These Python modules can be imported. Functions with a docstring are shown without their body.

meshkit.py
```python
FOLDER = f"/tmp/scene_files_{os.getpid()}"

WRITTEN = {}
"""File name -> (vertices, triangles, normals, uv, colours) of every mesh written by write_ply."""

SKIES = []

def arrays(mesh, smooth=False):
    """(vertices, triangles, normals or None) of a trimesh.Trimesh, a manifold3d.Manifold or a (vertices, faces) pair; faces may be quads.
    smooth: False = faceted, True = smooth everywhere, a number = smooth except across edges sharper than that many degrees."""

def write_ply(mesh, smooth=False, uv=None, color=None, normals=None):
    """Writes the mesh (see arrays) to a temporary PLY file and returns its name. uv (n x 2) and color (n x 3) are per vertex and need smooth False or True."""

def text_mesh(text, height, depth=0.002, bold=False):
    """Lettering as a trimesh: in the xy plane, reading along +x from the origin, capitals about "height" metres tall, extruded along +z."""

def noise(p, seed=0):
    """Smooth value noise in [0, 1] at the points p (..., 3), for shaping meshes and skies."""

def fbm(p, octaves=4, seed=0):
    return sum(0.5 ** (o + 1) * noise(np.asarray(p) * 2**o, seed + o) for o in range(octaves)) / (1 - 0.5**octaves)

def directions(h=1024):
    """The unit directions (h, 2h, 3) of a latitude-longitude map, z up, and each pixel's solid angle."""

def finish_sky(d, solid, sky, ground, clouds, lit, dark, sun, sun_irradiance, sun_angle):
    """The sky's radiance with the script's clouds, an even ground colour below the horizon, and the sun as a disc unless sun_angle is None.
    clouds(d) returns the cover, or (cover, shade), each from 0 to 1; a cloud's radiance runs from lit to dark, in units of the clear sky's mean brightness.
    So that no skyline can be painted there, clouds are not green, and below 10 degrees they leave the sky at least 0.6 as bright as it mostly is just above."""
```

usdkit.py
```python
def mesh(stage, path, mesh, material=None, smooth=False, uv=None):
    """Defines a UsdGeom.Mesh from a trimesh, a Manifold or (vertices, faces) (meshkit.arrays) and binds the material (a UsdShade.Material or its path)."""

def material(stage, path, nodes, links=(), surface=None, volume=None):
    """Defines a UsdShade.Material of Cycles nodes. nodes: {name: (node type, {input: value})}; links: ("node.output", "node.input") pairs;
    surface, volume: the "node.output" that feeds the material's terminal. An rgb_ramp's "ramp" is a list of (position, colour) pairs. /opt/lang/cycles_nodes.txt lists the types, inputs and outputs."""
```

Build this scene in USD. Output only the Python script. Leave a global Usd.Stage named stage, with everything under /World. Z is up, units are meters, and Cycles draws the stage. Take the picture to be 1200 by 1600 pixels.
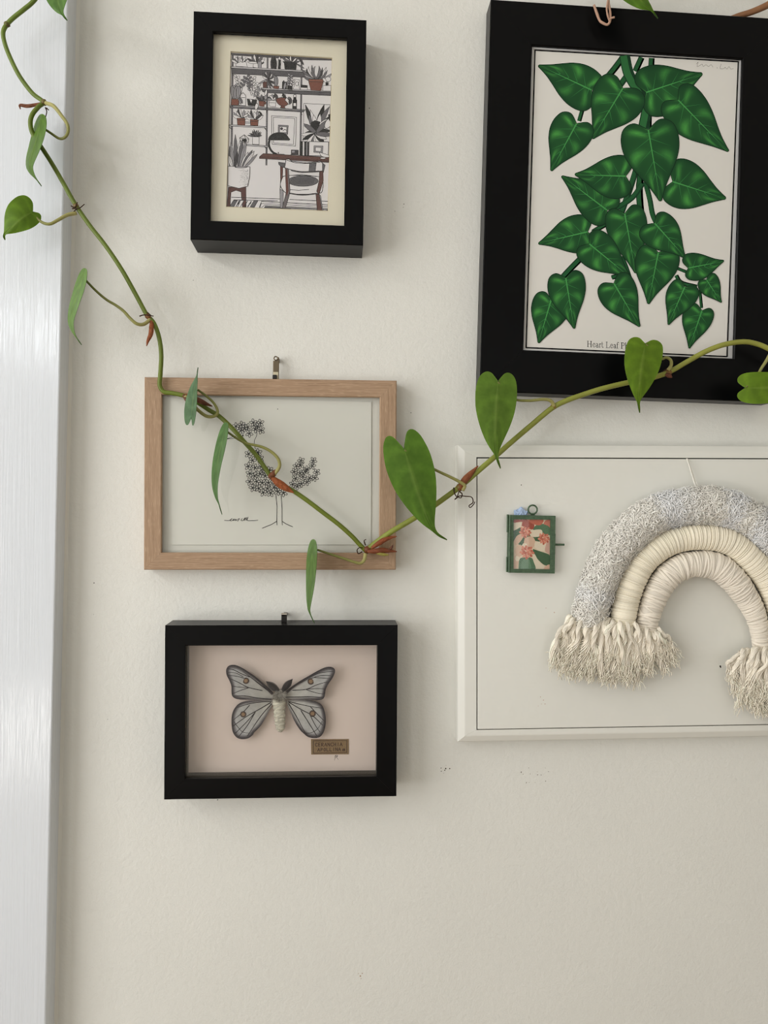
import math, random
import numpy as np
import trimesh
from shapely.geometry import Polygon, LineString, box as sbox, Point
from shapely import affinity
from shapely.ops import unary_union
import manifold3d as m3
import usdkit
from meshkit import fbm
from pxr import Usd, UsdGeom, UsdLux, Gf, Sdf, Vt

stage = Usd.Stage.CreateInMemory()
UsdGeom.SetStageUpAxis(stage, 'Z')
world = UsdGeom.Xform.Define(stage, '/World')
rng = np.random.default_rng(7)
R_ = random.Random(5)

# ------------------------------------------------------------------ camera
# metres; the papered wall is the plane y = 0, x to the right, z up, the camera 0.8 m in front of the wall
FPX = 1200.0
YAW, PITCH, ROLL = map(math.radians, (3.3216, -0.1980, 0.7976))
EYE = np.array([0, -0.8, 0.0])
_fw = np.array([math.sin(YAW) * math.cos(PITCH), math.cos(YAW) * math.cos(PITCH), math.sin(PITCH)])
_r0 = np.array([math.cos(YAW), -math.sin(YAW), 0])
_u0 = np.cross(_r0, _fw)
RT = math.cos(ROLL) * _r0 + math.sin(ROLL) * _u0
UP = -math.sin(ROLL) * _r0 + math.cos(ROLL) * _u0
cam = UsdGeom.Camera.Define(stage, '/World/camera')
M = Gf.Matrix4d(*RT, 0, *UP, 0, *(-_fw), 0, *EYE, 1)
cam.AddTransformOp().Set(M)
cam.CreateHorizontalApertureAttr(24.0)
cam.CreateVerticalApertureAttr(32.0)
cam.CreateFocalLengthAttr(24.0 * FPX / 1200.0)
cam.CreateClippingRangeAttr(Gf.Vec2f(0.02, 60))
EXPOSURE = -0.10
cam.CreateExposureAttr(EXPOSURE)

# ------------------------------------------------------------------ light
def rect_light(name, loc, target, w, h, power, color):
    l = UsdLux.RectLight.Define(stage, '/World/' + name)
    d = np.array(target, float) - np.array(loc, float)
    d /= np.linalg.norm(d)
    r = np.cross(d, [0, 0, 1]); r /= np.linalg.norm(r)
    u = np.cross(r, d)
    l.AddTransformOp().Set(Gf.Matrix4d(*r, 0, *u, 0, *(-d), 0, *loc, 1))
    l.CreateWidthAttr(w); l.CreateHeightAttr(h)
    l.CreateIntensityAttr(power); l.CreateColorAttr(Gf.Vec3f(*color))
    return l
rect_light('daylight_left', (-1.43, -1.15, -0.05), (0, -1.15, -0.05), 1.4, 1.04, 4.65, (1.0, 0.99, 0.975))
rect_light('daylight_upper', (-1.43, -1.15, 0.83), (0, -1.15, 0.83), 1.4, 0.26, 10.2, (1.0, 0.985, 0.96))
rect_light('daylight_front', (0.72, -3.38, -0.25), (0.72, 0, -0.25), 0.62, 1.6, 1.1, (1.0, 0.985, 0.95))
rect_light('daylight_high', (-1.43, -3.0, 0.82), (0, -3.0, 0.82), 0.6, 0.26, 18.0, (0.93, 0.97, 1.0))
rect_light('daylight_low', (-1.43, -3.0, -1.08), (0, -3.0, -1.08), 0.6, 0.42, 12.0, (1.0, 0.97, 0.92))
dome = UsdLux.DomeLight.Define(stage, '/World/sky')
dome.CreateIntensityAttr(0.15); dome.CreateColorAttr(Gf.Vec3f(0.8, 0.9, 1.0))

# ------------------------------------------------------------------ helpers
def lin(c):
    c = np.asarray(c, float) / 255.0
    return np.where(c <= 0.04045, c / 12.92, ((c + 0.055) / 1.055) ** 2.4)
def at(px, py, d):
    """the point at distance d in front of the wall that stands at this place of the view"""
    k = _fw + RT * (px - 600) / FPX - UP * (py - 800) / FPX
    return EYE + k * ((-d - EYE[1]) / k[1])
def scale_at(d): return (0.8 - d) / FPX
class Fr:
    """local frame of something hung on the wall: x right, z up, y towards the wall, y = 0 at the wall"""
    def __init__(s, cx, cz, a): s.c = np.array([cx, 0, cz]); s.a = a
    def loc(s, px, py, d):
        p = at(px, py, d) - s.c
        c, q = math.cos(s.a), math.sin(s.a)
        return np.array([c * p[0] + q * p[2], -d, -q * p[0] + c * p[2]])
    def xz(s, px, py, d): q = s.loc(px, py, d); return (q[0], q[2])
used = {}
def numbered(parent, name):
    k = (parent, name); n = used.get(k, 0); used[k] = n + 1
    return f'{parent}/{name}' + (f'_{n:03d}' if n else '')
def pth(parent): return '/World' if parent is None else (parent if isinstance(parent, str) else str(parent.GetPath()))
def tag(o, label=None, cat=None, group=None, kind=None):
    p = o.GetPrim() if hasattr(o, 'GetPrim') else o
    for k, v in (('label', label), ('category', cat), ('group', group), ('kind', kind)):
        if v: p.SetCustomDataByKey(k, v)
    return p
def obj(name, mesh, mat, parent=None, smooth=False, uv=None, cd=None, label=None, kind=None):
    path = numbered(pth(parent), name)
    m = usdkit.mesh(stage, path, mesh, mat, smooth=smooth, uv=uv)
    if cd is not None:
        UsdGeom.PrimvarsAPI(m).CreatePrimvar('paint', Sdf.ValueTypeNames.Color3fArray, 'vertex').Set(Vt.Vec3fArray.FromNumpy(np.asarray(cd, np.float32)))
    m.CreateDoubleSidedAttr(True)
    return tag(m, label, kind=kind)
def thing(name, label, cat, loc=(0, 0, 0), a=0.0, group=None):
    x = UsdGeom.Xform.Define(stage, numbered('/World', name))
    x.AddTranslateOp().Set(Gf.Vec3d(*map(float, loc)))
    if a: x.AddRotateYOp().Set(-math.degrees(a))
    return tag(x, label, cat, group)
class MB:
    def __init__(s): s.v = []; s.f = []; s.c = []; s.n = 0
    def add(s, v, f, c=None):
        v = np.asarray(v, float); f = np.asarray(f, int)
        if len(f) and f.shape[1] == 4: f = np.vstack([f[:, [0, 1, 2]], f[:, [0, 2, 3]]])
        s.v.append(v); s.f.append(f + s.n); s.n += len(v)
        if c is not None:
            c = np.asarray(c, float)
            s.c.append(np.tile(c, (len(v), 1)) if c.ndim == 1 else c)
        return s
    def tm(s, t, c=None): return s.add(t.vertices, t.faces, c)
    def mesh(s): return np.vstack(s.v), np.vstack(s.f)
    def cd(s): return np.vstack(s.c) if s.c else None
def bx(x0, x1, y0, y1, z0, z1):
    t = trimesh.creation.box((x1 - x0, y1 - y0, z1 - z0)); t.apply_translation(((x0 + x1) / 2, (y0 + y1) / 2, (z0 + z1) / 2)); return t
def rbx(x0, x1, y0, y1, z0, z1, r=0.001):
    m = None
    pts = [m3.Manifold.sphere(r, 12).translate((x, y, z)) for x in (x0 + r, x1 - r) for y in (y0 + r, y1 - r) for z in (z0 + r, z1 - r)]
    m = m3.Manifold.batch_hull(pts).to_mesh()
    return trimesh.Trimesh(m.vert_properties[:, :3], m.tri_verts, process=False)
def smooth_path(pts, n=8):
    """Catmull-Rom through rows of any width"""
    p = np.asarray(pts, float)
    q = np.vstack([2 * p[0] - p[1], p, 2 * p[-1] - p[-2]])
    out = []
    for i in range(1, len(q) - 2):
        for t in np.arange(n) / n:
            a, b, c, d = q[i - 1], q[i], q[i + 1], q[i + 2]
            out.append(0.5 * (2 * b + (c - a) * t + (2 * a - 5 * b + 4 * c - d) * t * t + (3 * b - a - 3 * c + d) * t ** 3))
    out.append(p[-1])
    return np.array(out)
def frames_of(p):
    t = np.gradient(p, axis=0); t /= np.linalg.norm(t, axis=1, keepdims=True) + 1e-15
    u = np.zeros_like(p)
    a = np.cross(t[0], [0, 1, 0.1]); a /= np.linalg.norm(a) + 1e-15
    for i in range(len(p)):
        a = a - t[i] * (a @ t[i]); a /= np.linalg.norm(a) + 1e-15
        u[i] = a
    return t, u, np.cross(t, u)
def tube(p, r, k=8, caps=True, flat=1.0):
    p = np.asarray(p, float); r = np.broadcast_to(r, (len(p),))
    t, u, w = frames_of(p)
    ang = np.arange(k) * 2 * math.pi / k
    v = p[:, None] + r[:, None, None] * (np.cos(ang)[None, :, None] * u[:, None] + flat * np.sin(ang)[None, :, None] * w[:, None])
    n = len(p)
    i, j = np.meshgrid(np.arange(n - 1), np.arange(k), indexing='ij')
    q = np.stack([i * k + j, i * k + (j + 1) % k, (i + 1) * k + (j + 1) % k, (i + 1) * k + j], -1).reshape(-1, 4)
    f = np.vstack([q[:, [0, 1, 2]], q[:, [0, 2, 3]]])
    v = v.reshape(-1, 3)
    if caps:
        v = np.vstack([v, p[0], p[-1]])
        a = np.arange(k); b = (a + 1) % k
        f = np.vstack([f, np.stack([np.full(k, n * k), b, a], 1), np.stack([np.full(k, n * k + 1), (n - 1) * k + a, (n - 1) * k + b], 1)])
    return v, f
mats = {}
def mat(name, nodes, links=(), surface='p.BSDF'):
    if name not in mats: mats[name] = usdkit.material(stage, '/World/Looks/' + name, nodes, links, surface=surface)
    return mats[name]
def plain(name, rgb, rough=0.5, spec=0.5, **kw):
    return mat(name, {'p': ('principled_bsdf', {'base_color': lin(rgb), 'roughness': rough, 'specular_ior_level': spec, **kw})})
def painted(name, rough=0.6, spec=0.3, **kw):
    return mat(name, {'a': ('attribute', {'attribute': 'paint'}), 'p': ('principled_bsdf', {'roughness': rough, 'specular_ior_level': spec, **kw})}, [('a.color', 'p.base_color')])

# ------------------------------------------------------------------ materials
WALLC = (231, 226, 217)
m_wall = mat('wall_paint', {
    'g': ('geometry', {}), 'n': ('noise_texture', {'scale': 210.0, 'detail': 4.0, 'roughness': 0.6}), 'n2': ('noise_texture', {'scale': 5.0, 'detail': 3.0}),
    'r': ('rgb_ramp', {'ramp': [(0.3, lin((228, 227, 220))), (0.7, lin((232, 231, 224)))]}),
    'b': ('bump', {'strength': 0.30, 'distance': 0.002}), 'p': ('principled_bsdf', {'roughness': 0.62, 'specular_ior_level': 0.25})},
    [('g.position', 'n.vector'), ('g.position', 'n2.vector'), ('n2.fac', 'r.fac'), ('r.color', 'p.base_color'), ('n.fac', 'b.height'), ('b.normal', 'p.normal')])
m_gloss = mat('white_gloss_brushed', {
    'g': ('geometry', {}), 'm': ('mapping', {'mapping_type': 'point', 'scale': (420.0, 420.0, 11.0)}), 'n': ('noise_texture', {'scale': 1.0, 'detail': 3.0}),
    'm2': ('mapping', {'mapping_type': 'point', 'scale': (90.0, 90.0, 5.0)}), 'n2': ('noise_texture', {'scale': 1.0, 'detail': 2.0}), 'ad': ('math', {'math_type': 'add'}),
    'b': ('bump', {'strength': 0.16, 'distance': 0.0016}), 'p': ('principled_bsdf', {'base_color': lin((224, 228, 233)), 'roughness': 0.13, 'specular_ior_level': 0.5})},
    [('g.position', 'm.vector'), ('m.vector', 'n.vector'), ('g.position', 'm2.vector'), ('m2.vector', 'n2.vector'), ('n.fac', 'ad.value1'), ('n2.fac', 'ad.value2'), ('ad.value', 'b.height'), ('b.normal', 'p.normal')])
m_board = mat('white_board_paint', {
    'g': ('geometry', {}), 'n': ('noise_texture', {'scale': 160.0, 'detail': 3.0}), 'm': ('mapping', {'mapping_type': 'point', 'scale': (12.0, 60.0, 150.0)}), 'n2': ('noise_texture', {'scale': 1.0, 'detail': 2.0}), 'ad': ('math', {'math_type': 'add'}),
    'b': ('bump', {'strength': 0.08, 'distance': 0.002}), 'p': ('principled_bsdf', {'base_color': lin((231, 230, 222)), 'roughness': 0.27, 'specular_ior_level': 0.5})},
    [('g.position', 'n.vector'), ('g.position', 'm.vector'), ('m.vector', 'n2.vector'), ('n.fac', 'ad.value1'), ('n2.fac', 'ad.value2'), ('ad.value', 'b.height'), ('b.normal', 'p.normal')])
m_black = mat('black_frame_paint', {
    'g': ('geometry', {}), 'm': ('mapping', {'mapping_type': 'point', 'scale': (90.0, 90.0, 400.0)}), 'n': ('noise_texture', {'scale': 1.0, 'detail': 3.0}),
    'b': ('bump', {'strength': 0.05, 'distance': 0.001}), 'p': ('principled_bsdf', {'base_color': lin((6, 6, 7)), 'roughness': 0.30, 'specular_ior_level': 0.13})},
    [('g.position', 'm.vector'), ('m.vector', 'n.vector'), ('n.fac', 'b.height'), ('b.normal', 'p.normal')])
m_oak = mat('oak_grain', {
    't': ('texture_coordinate', {}),
    'm1': ('mapping', {'mapping_type': 'point', 'scale': (24.0, 760.0, 1.0)}), 'n1': ('noise_texture', {'scale': 1.0, 'detail': 4.0, 'roughness': 0.6, 'distortion': 0.4}),
    'r1': ('rgb_ramp', {'ramp': [(0.28, lin((148, 121, 96))), (0.5, lin((168, 139, 112))), (0.72, lin((180, 152, 126)))]}),
    'm2': ('mapping', {'mapping_type': 'point', 'scale': (110.0, 1700.0, 1.0)}), 'n2': ('noise_texture', {'scale': 1.0, 'detail': 1.0}),
    'r2': ('rgb_ramp', {'ramp': [(0.57, (0, 0, 0)), (0.72, (0.5, 0.5, 0.5))]}),
    'x': ('mix', {'mix_type': 'mix', 'color2': lin((206, 178, 150))}),
    'b': ('bump', {'strength': 0.1, 'distance': 0.0006}), 'p': ('principled_bsdf', {'roughness': 0.55, 'specular_ior_level': 0.3})},
    [('t.UV', 'm1.vector'), ('m1.vector', 'n1.vector'), ('n1.fac', 'r1.fac'), ('t.UV', 'm2.vector'), ('m2.vector', 'n2.vector'), ('n2.fac', 'r2.fac'),
     ('r2.color', 'x.fac'), ('r1.color', 'x.color1'), ('x.color', 'p.base_color'), ('n1.fac', 'b.height'), ('b.normal', 'p.normal')])
m_pane = mat('clear_glass', {'t': ('transparent_bsdf', {'color': (0.98, 0.982, 0.975)}), 'g': ('glossy_bsdf', {'roughness': 0.02, 'color': (1, 1, 1)}), 'l': ('layer_weight', {'blend': 0.5}), 'q': ('math', {'math_type': 'power', 'value2': 5.0}), 'f': ('math', {'math_type': 'multiply_add', 'value2': 0.96, 'value3': 0.028}), 'x': ('mix_closure', {})},
             [('l.facing', 'q.value1'), ('q.value', 'f.value1'), ('f.value', 'x.fac'), ('t.BSDF', 'x.closure1'), ('g.BSDF', 'x.closure2')], surface='x.closure')
m_print = painted('printed_paper', 0.75, 0.2)
m_satin = painted('satin_paint', 0.45, 0.4)
m_mat = plain('cream_mount_card', (226, 219, 200), 0.85, 0.15)
m_cardcore = plain('mount_bevel', (205, 190, 155), 0.85, 0.15)
m_backing = plain('backing_card', (222, 205, 196), 0.85, 0.15)
m_paper = plain('drawing_paper', (222, 221, 214), 0.8, 0.2)
m_paper2 = plain('backing_paper', (219, 218, 211), 0.8, 0.2)
m_ink = plain('black_ink', (24, 24, 26), 0.7, 0.2)
m_grey = plain('grey_board', (90, 90, 88), 0.7, 0.2)
m_steel = plain('dark_steel', (120, 108, 90), 0.35, 0.5, metallic=0.9)
m_darksteel = plain('black_steel', (22, 18, 16), 0.4, 0.5)
m_chrome = plain('bright_steel', (205, 200, 190), 0.22, 0.5, metallic=1.0)
m_green_metal = mat('green_painted_metal', {'g': ('geometry', {}), 'n': ('noise_texture', {'scale': 400.0, 'detail': 3.0}),
    'r': ('rgb_ramp', {'ramp': [(0.35, lin((62, 84, 62))), (0.65, lin((76, 100, 74)))]}), 'p': ('principled_bsdf', {'roughness': 0.42, 'specular_ior_level': 0.45})},
    [('g.position', 'n.vector'), ('n.fac', 'r.fac'), ('r.color', 'p.base_color')])
m_putty = plain('blue_putty', (176, 196, 226), 0.7, 0.3)
def leafy(name, t, rough, spec):
    return mat(name, {'a': ('attribute', {'attribute': 'paint'}), 'g': ('geometry', {}), 'n': ('noise_texture', {'scale': 120.0, 'detail': 3.0}),
        'r': ('rgb_ramp', {'ramp': [(0.3, (0.82, 0.84, 0.8)), (0.7, (1.1, 1.08, 1.1))]}), 'mx': ('mix', {'mix_type': 'multiply', 'fac': 1.0}),
        'p': ('principled_bsdf', {'roughness': rough, 'specular_ior_level': spec}), 't': ('translucent_bsdf', {}), 'x': ('mix_closure', {'fac': t})},
        [('g.position', 'n.vector'), ('n.fac', 'r.fac'), ('a.color', 'mx.color1'), ('r.color', 'mx.color2'), ('mx.color', 'p.base_color'), ('mx.color', 't.color'), ('p.BSDF', 'x.closure1'), ('t.BSDF', 'x.closure2')], surface='x.closure')
m_leaf = leafy('living_leaf', 0.20, 0.42, 0.16)
m_stem = painted('vine_stem', 0.45, 0.4)
m_sheath = painted('dry_sheath', 0.6, 0.3)
m_root = plain('dark_root', (58, 40, 28), 0.7, 0.2)
m_cotton = mat('cotton_thread', {'a': ('attribute', {'attribute': 'paint'}), 'g': ('geometry', {}), 'n': ('noise_texture', {'scale': 1400.0, 'detail': 2.0}), 'b': ('bump', {'strength': 0.35, 'distance': 0.0004}),
    'p': ('principled_bsdf', {'roughness': 0.9, 'specular_ior_level': 0.1}), },
    [('a.color', 'p.base_color'), ('g.position', 'n.vector'), ('n.fac', 'b.height'), ('b.normal', 'p.normal')])
m_thread = painted('loose_thread', 0.9, 0.1)
m_silk = painted('silky_yarn', 0.5, 0.35, sheen_weight=0.2)
m_wing = painted('moth_wing', 0.5, 0.35)
m_fur = painted('moth_fur', 0.9, 0.1)
m_room = plain('room_paint', (224, 223, 218), 0.8, 0.2)
m_ceiling = plain('ceiling_paint', (232, 230, 226), 0.85, 0.2)
m_floor = mat('floor_boards', {'g': ('geometry', {}), 'm': ('mapping', {'mapping_type': 'point', 'scale': (3.0, 60.0, 1.0)}), 'n': ('noise_texture', {'scale': 1.0, 'detail': 4.0}),
    'r': ('rgb_ramp', {'ramp': [(0.3, lin((134, 112, 90))), (0.7, lin((176, 152, 124)))]}), 'p': ('principled_bsdf', {'roughness': 0.4})},
    [('g.position', 'm.vector'), ('m.vector', 'n.vector'), ('n.fac', 'r.fac'), ('r.color', 'p.base_color')])

# ------------------------------------------------------------------ the room
XL, XR, YF, ZF, ZC = -1.45, 2.1, -3.4, -1.45, 1.45
def struct(name, mesh, m, parent=None, label=None, cat=None, **kw):
    o = obj(name, mesh, m, parent, **kw)
    if parent is None: tag(o, label, cat, kind='structure')
    return o
def cat_(*t): return trimesh.util.concatenate(list(t))
wall = thing('wall_back', 'cream white plastered wall on which the pictures and the vine hang', 'wall'); tag(wall, kind='structure')
obj('plaster', bx(XL - 0.1, XR + 0.1, 0, 0.1, ZF, ZC), m_wall, wall)
struct('floor', bx(XL - 0.1, XR + 0.1, YF - 0.1, 0.1, ZF - 0.1, ZF), m_floor, label='brown boarded floor of the room', cat='floor')
struct('ceiling', bx(XL - 0.1, XR + 0.1, YF - 0.1, 0.1, ZC, ZC + 0.1), m_ceiling, label='white ceiling of the room', cat='ceiling')
struct('wall_right', bx(XR, XR + 0.1, YF, 0, ZF, ZC), m_room, label='plain cream wall at the right end of the room', cat='wall')
def wall_holes(fixed, a0, a1, holes, axis):
    t = 0.1; g = sbox(a0, ZF, a1, ZC)
    for h0, h1, z0, z1 in holes: g = g.difference(sbox(h0, z0, h1, z1))
    e = trimesh.creation.extrude_polygon(g, t, engine='earcut'); v = e.vertices
    q = np.stack([fixed - t + v[:, 2], v[:, 0], v[:, 1]], 1) if axis == 'x' else np.stack([v[:, 0], fixed - t + v[:, 2], v[:, 1]], 1)
    return q, e.faces
HOLES = ((-1.9, -0.4, -0.62, 0.52), (-1.9, -0.4, 0.65, 1.01), (-3.32, -2.68, 0.55, 1.09), (-3.32, -2.68, -1.40, -0.76))
struct('wall_left', wall_holes(XL, YF, 0, HOLES, 'x'), m_room, label='plain cream wall on the window side of the room', cat='wall')
HF = ((0.40, 1.04, -1.07, 0.57),)
struct('wall_front', wall_holes(YF, XL - 0.1, XR + 0.1, HF, 'y'), m_room, label='plain cream wall behind the camera with tall window', cat='wall')
def window(name, fixed, a0, a1, z0, z1, axis, label):
    w = thing(name, label, 'window'); tag(w, kind='structure')
    def b(p, q, c, d, e, f): return bx(e, f, p, q, c, d) if axis == 'x' else bx(p, q, e, f, c, d)
    e, f = fixed - 0.09, fixed - 0.05
    k = 0.045
    obj('window_frame', cat_(b(a0, a0 + k, z0, z1, e, f), b(a1 - k, a1, z0, z1, e, f), b(a0 + k, a1 - k, z0, z0 + k, e, f), b(a0 + k, a1 - k, z1 - k, z1, e, f)), m_gloss, w)
    obj('glass', b(a0 + k, a1 - k, z0 + k, z1 - k, fixed - 0.073, fixed - 0.069), m_pane, w)
window('window_1', XL, *HOLES[0], 'x', 'wide main window in the left wall of the room')
window('window_5', XL, *HOLES[1], 'x', 'wide low clerestory window above the main window')
window('window_2', XL, *HOLES[2], 'x', 'small upper window at the far end of the left wall')
window('window_3', XL, *HOLES[3], 'x', 'small low window at the far end of the left wall')
window('window_4', YF, *HF[0], 'y', 'tall window behind the camera')

# casing at the left edge of the view, painted in white gloss
tilt = math.atan2(-0.2735 + 0.2828, 0.4964 + 0.5126)
cas = thing('trim_1', 'white gloss door casing with vertical brush marks along left edge', 'door casing', (-0.2778, 0, 0.0), -tilt); tag(cas, kind='structure')
def extrude_z(poly, z0, z1):
    t = trimesh.creation.extrude_polygon(poly, z1 - z0, engine='earcut'); t.apply_translation((0, 0, z0)); return t
prof = Polygon([(-0.105, 0.0), (-0.105, -0.024), (-0.1035, -0.026), (-0.0016, -0.026), (-0.0006, -0.0256), (0, -0.0246), (0.0001, 0.0)])
obj('casing_board', extrude_z(prof, ZF + 0.002, 1.2), m_gloss, cas)
obj('caulk_bead', extrude_z(Polygon([(0, 0), (0, -0.003), (0.0012, -0.0015), (0.0028, 0)]), ZF + 0.002, 1.2), m_board, cas)

# small scuffs and holes on the wall
def flecks(pxs, d, parent, col, name='scuff_mark', label=None):
    mb = MB()
    for (x, y, r) in pxs:
        n = 7; c = at(x, y, d)
        ph = R_.random() * 6
        ang = np.arange(n) * 2 * math.pi / n + ph
        rr = np.array([R_.uniform(0.55, 1.1) for _ in range(n)]) * r * scale_at(d)
        ring = np.stack([c[0] + rr * np.cos(ang), np.full(n, -d), c[2] + rr * np.sin(ang)], 1)
        top = ring * [1, 1, 1]; top = (top - c) * 0.6 + c; top[:, 1] = -d - 0.00012
        v = np.vstack([ring, top, [[c[0], -d - 0.00012, c[2]]]])
        f = [(i, (i + 1) % n, n + (i + 1) % n) for i in range(n)] + [(i, n + (i + 1) % n, n + i) for i in range(n)] + [(2 * n, n + i, n + (i + 1) % n) for i in range(n)]
        mb.add(v, f)
    obj(name, mb.mesh(), plain('mark_%d_%d_%d' % col, col, 0.9, 0.1), parent, label=label, kind='stuff')
flecks([(689 + x / 5, 1194 + y / 5, r) for x, y, r in ((0, 30, .9), (2, 55, 1.0), (38, 35, 1.5), (30, 48, 1.2), (68, 35, 1.1), (22, 70, .6), (40, 10, .5))], 0, wall, (96, 88, 80))
flecks([(660 + x / 5, 1170 + y / 5, r) for x, y, r in ((772, 183, 1.3), (786, 198, .8), (842, 196, .7), (900, 203, 1.0), (928, 205, .9), (812, 265, 1.0), (963, 252, 1.0), (830, 150, .7), (985, 178, .7), (900, 180, .5), (880, 262, .5), (835, 262, .5), (960, 150, .5))], 0, wall, (128, 118, 108))
flecks([(563, 1525, 1.4), (566, 1521, 1.0), (564, 1529, .8), (560, 1521, .7)], 0, wall, (176, 150, 126))
flecks([(120, 127, 1.2), (147, 911, 1.2), (642, 645, 1.0), (631, 319, 1.0), (630, 324, .7), (617, 330, .7), (577, 169, 1.0), (146, 960, .5), (340, 1249.8, 1.0), (168, 1124, .6), (302, 438, .7)], 0, wall, (70, 64, 60))

# ------------------------------------------------------------------ picture frames
def rails(parent, W, H, profile, m, uv=False, gap=0.00003):
    """four mitred rails; profile = rows (inward distance from the outer edge, y); y negative is towards the room"""
    P = np.array(profile); n = len(P)
    for side in range(4):
        L, T = (W, H) if side % 2 == 0 else (H, W)
        a, y = P[:, 0], P[:, 1]
        rows = []
        for s in (-1, 1):
            along = s * (L / 2 - a - gap)
            rows.append(np.stack([along, y, T / 2 - a], 1))
        v0 = np.vstack(rows)
        f = []; faces_uv = []
        per = np.concatenate([[0], np.cumsum(np.linalg.norm(np.diff(np.vstack([P, P[:1]]), axis=0), axis=1))])
        verts, uvs, tri = [], [], []
        off = R_.uniform(0, 3)
        for k in range(n):
            q = [k, (k + 1) % n, n + (k + 1) % n, n + k]
            b = len(verts)
            verts += [v0[i] for i in q]
            uvs += [(off + v0[q[0]][0], per[k] + side * .1), (off + v0[q[1]][0], per[k + 1] + side * .1), (off + v0[q[2]][0], per[k + 1] + side * .1), (off + v0[q[3]][0], per[k] + side * .1)]
            tri += [(b, b + 1, b + 2), (b, b + 2, b + 3)]
        poly = Polygon(P)
        cv, cf = trimesh.creation.triangulate_polygon(poly, engine='earcut')
        for s in (0, 1):
            b = len(verts)
            for p in cv:
                i = int(np.argmin(np.sum((P - p) ** 2, 1)))
                verts.append(v0[i + s * n]); uvs.append((off + v0[i + s * n][0], P[i, 1]))
            tri += [tuple(b + x) if s else tuple(b + x[::-1]) for x in cf]
        v = np.array(verts)
        c, s_ = [(1, 0), (0, -1), (-1, 0), (0, 1)][side]
        v = np.stack([c * v[:, 0] - s_ * v[:, 2], v[:, 1], s_ * v[:, 0] + c * v[:, 2]], 1)
        obj('rail', (v, np.array(tri)), m, parent, uv=np.array(uvs) if uv else None)
def box_profile(w, D, back=0.0, ch=0.0006, lip=0.0):
    return [(0, back), (0, -D + ch), (ch, -D), (w - ch, -D), (w, -D + ch), (w, -D + 0.004 if lip else back)] + ([(w - lip, -D + 0.0045), (w - lip, back)] if lip else [])
def pane(parent, W, H, y): obj('pane', bx(-W / 2, W / 2, y, y + 0.0012, -H / 2, H / 2), m_pane, parent)

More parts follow.
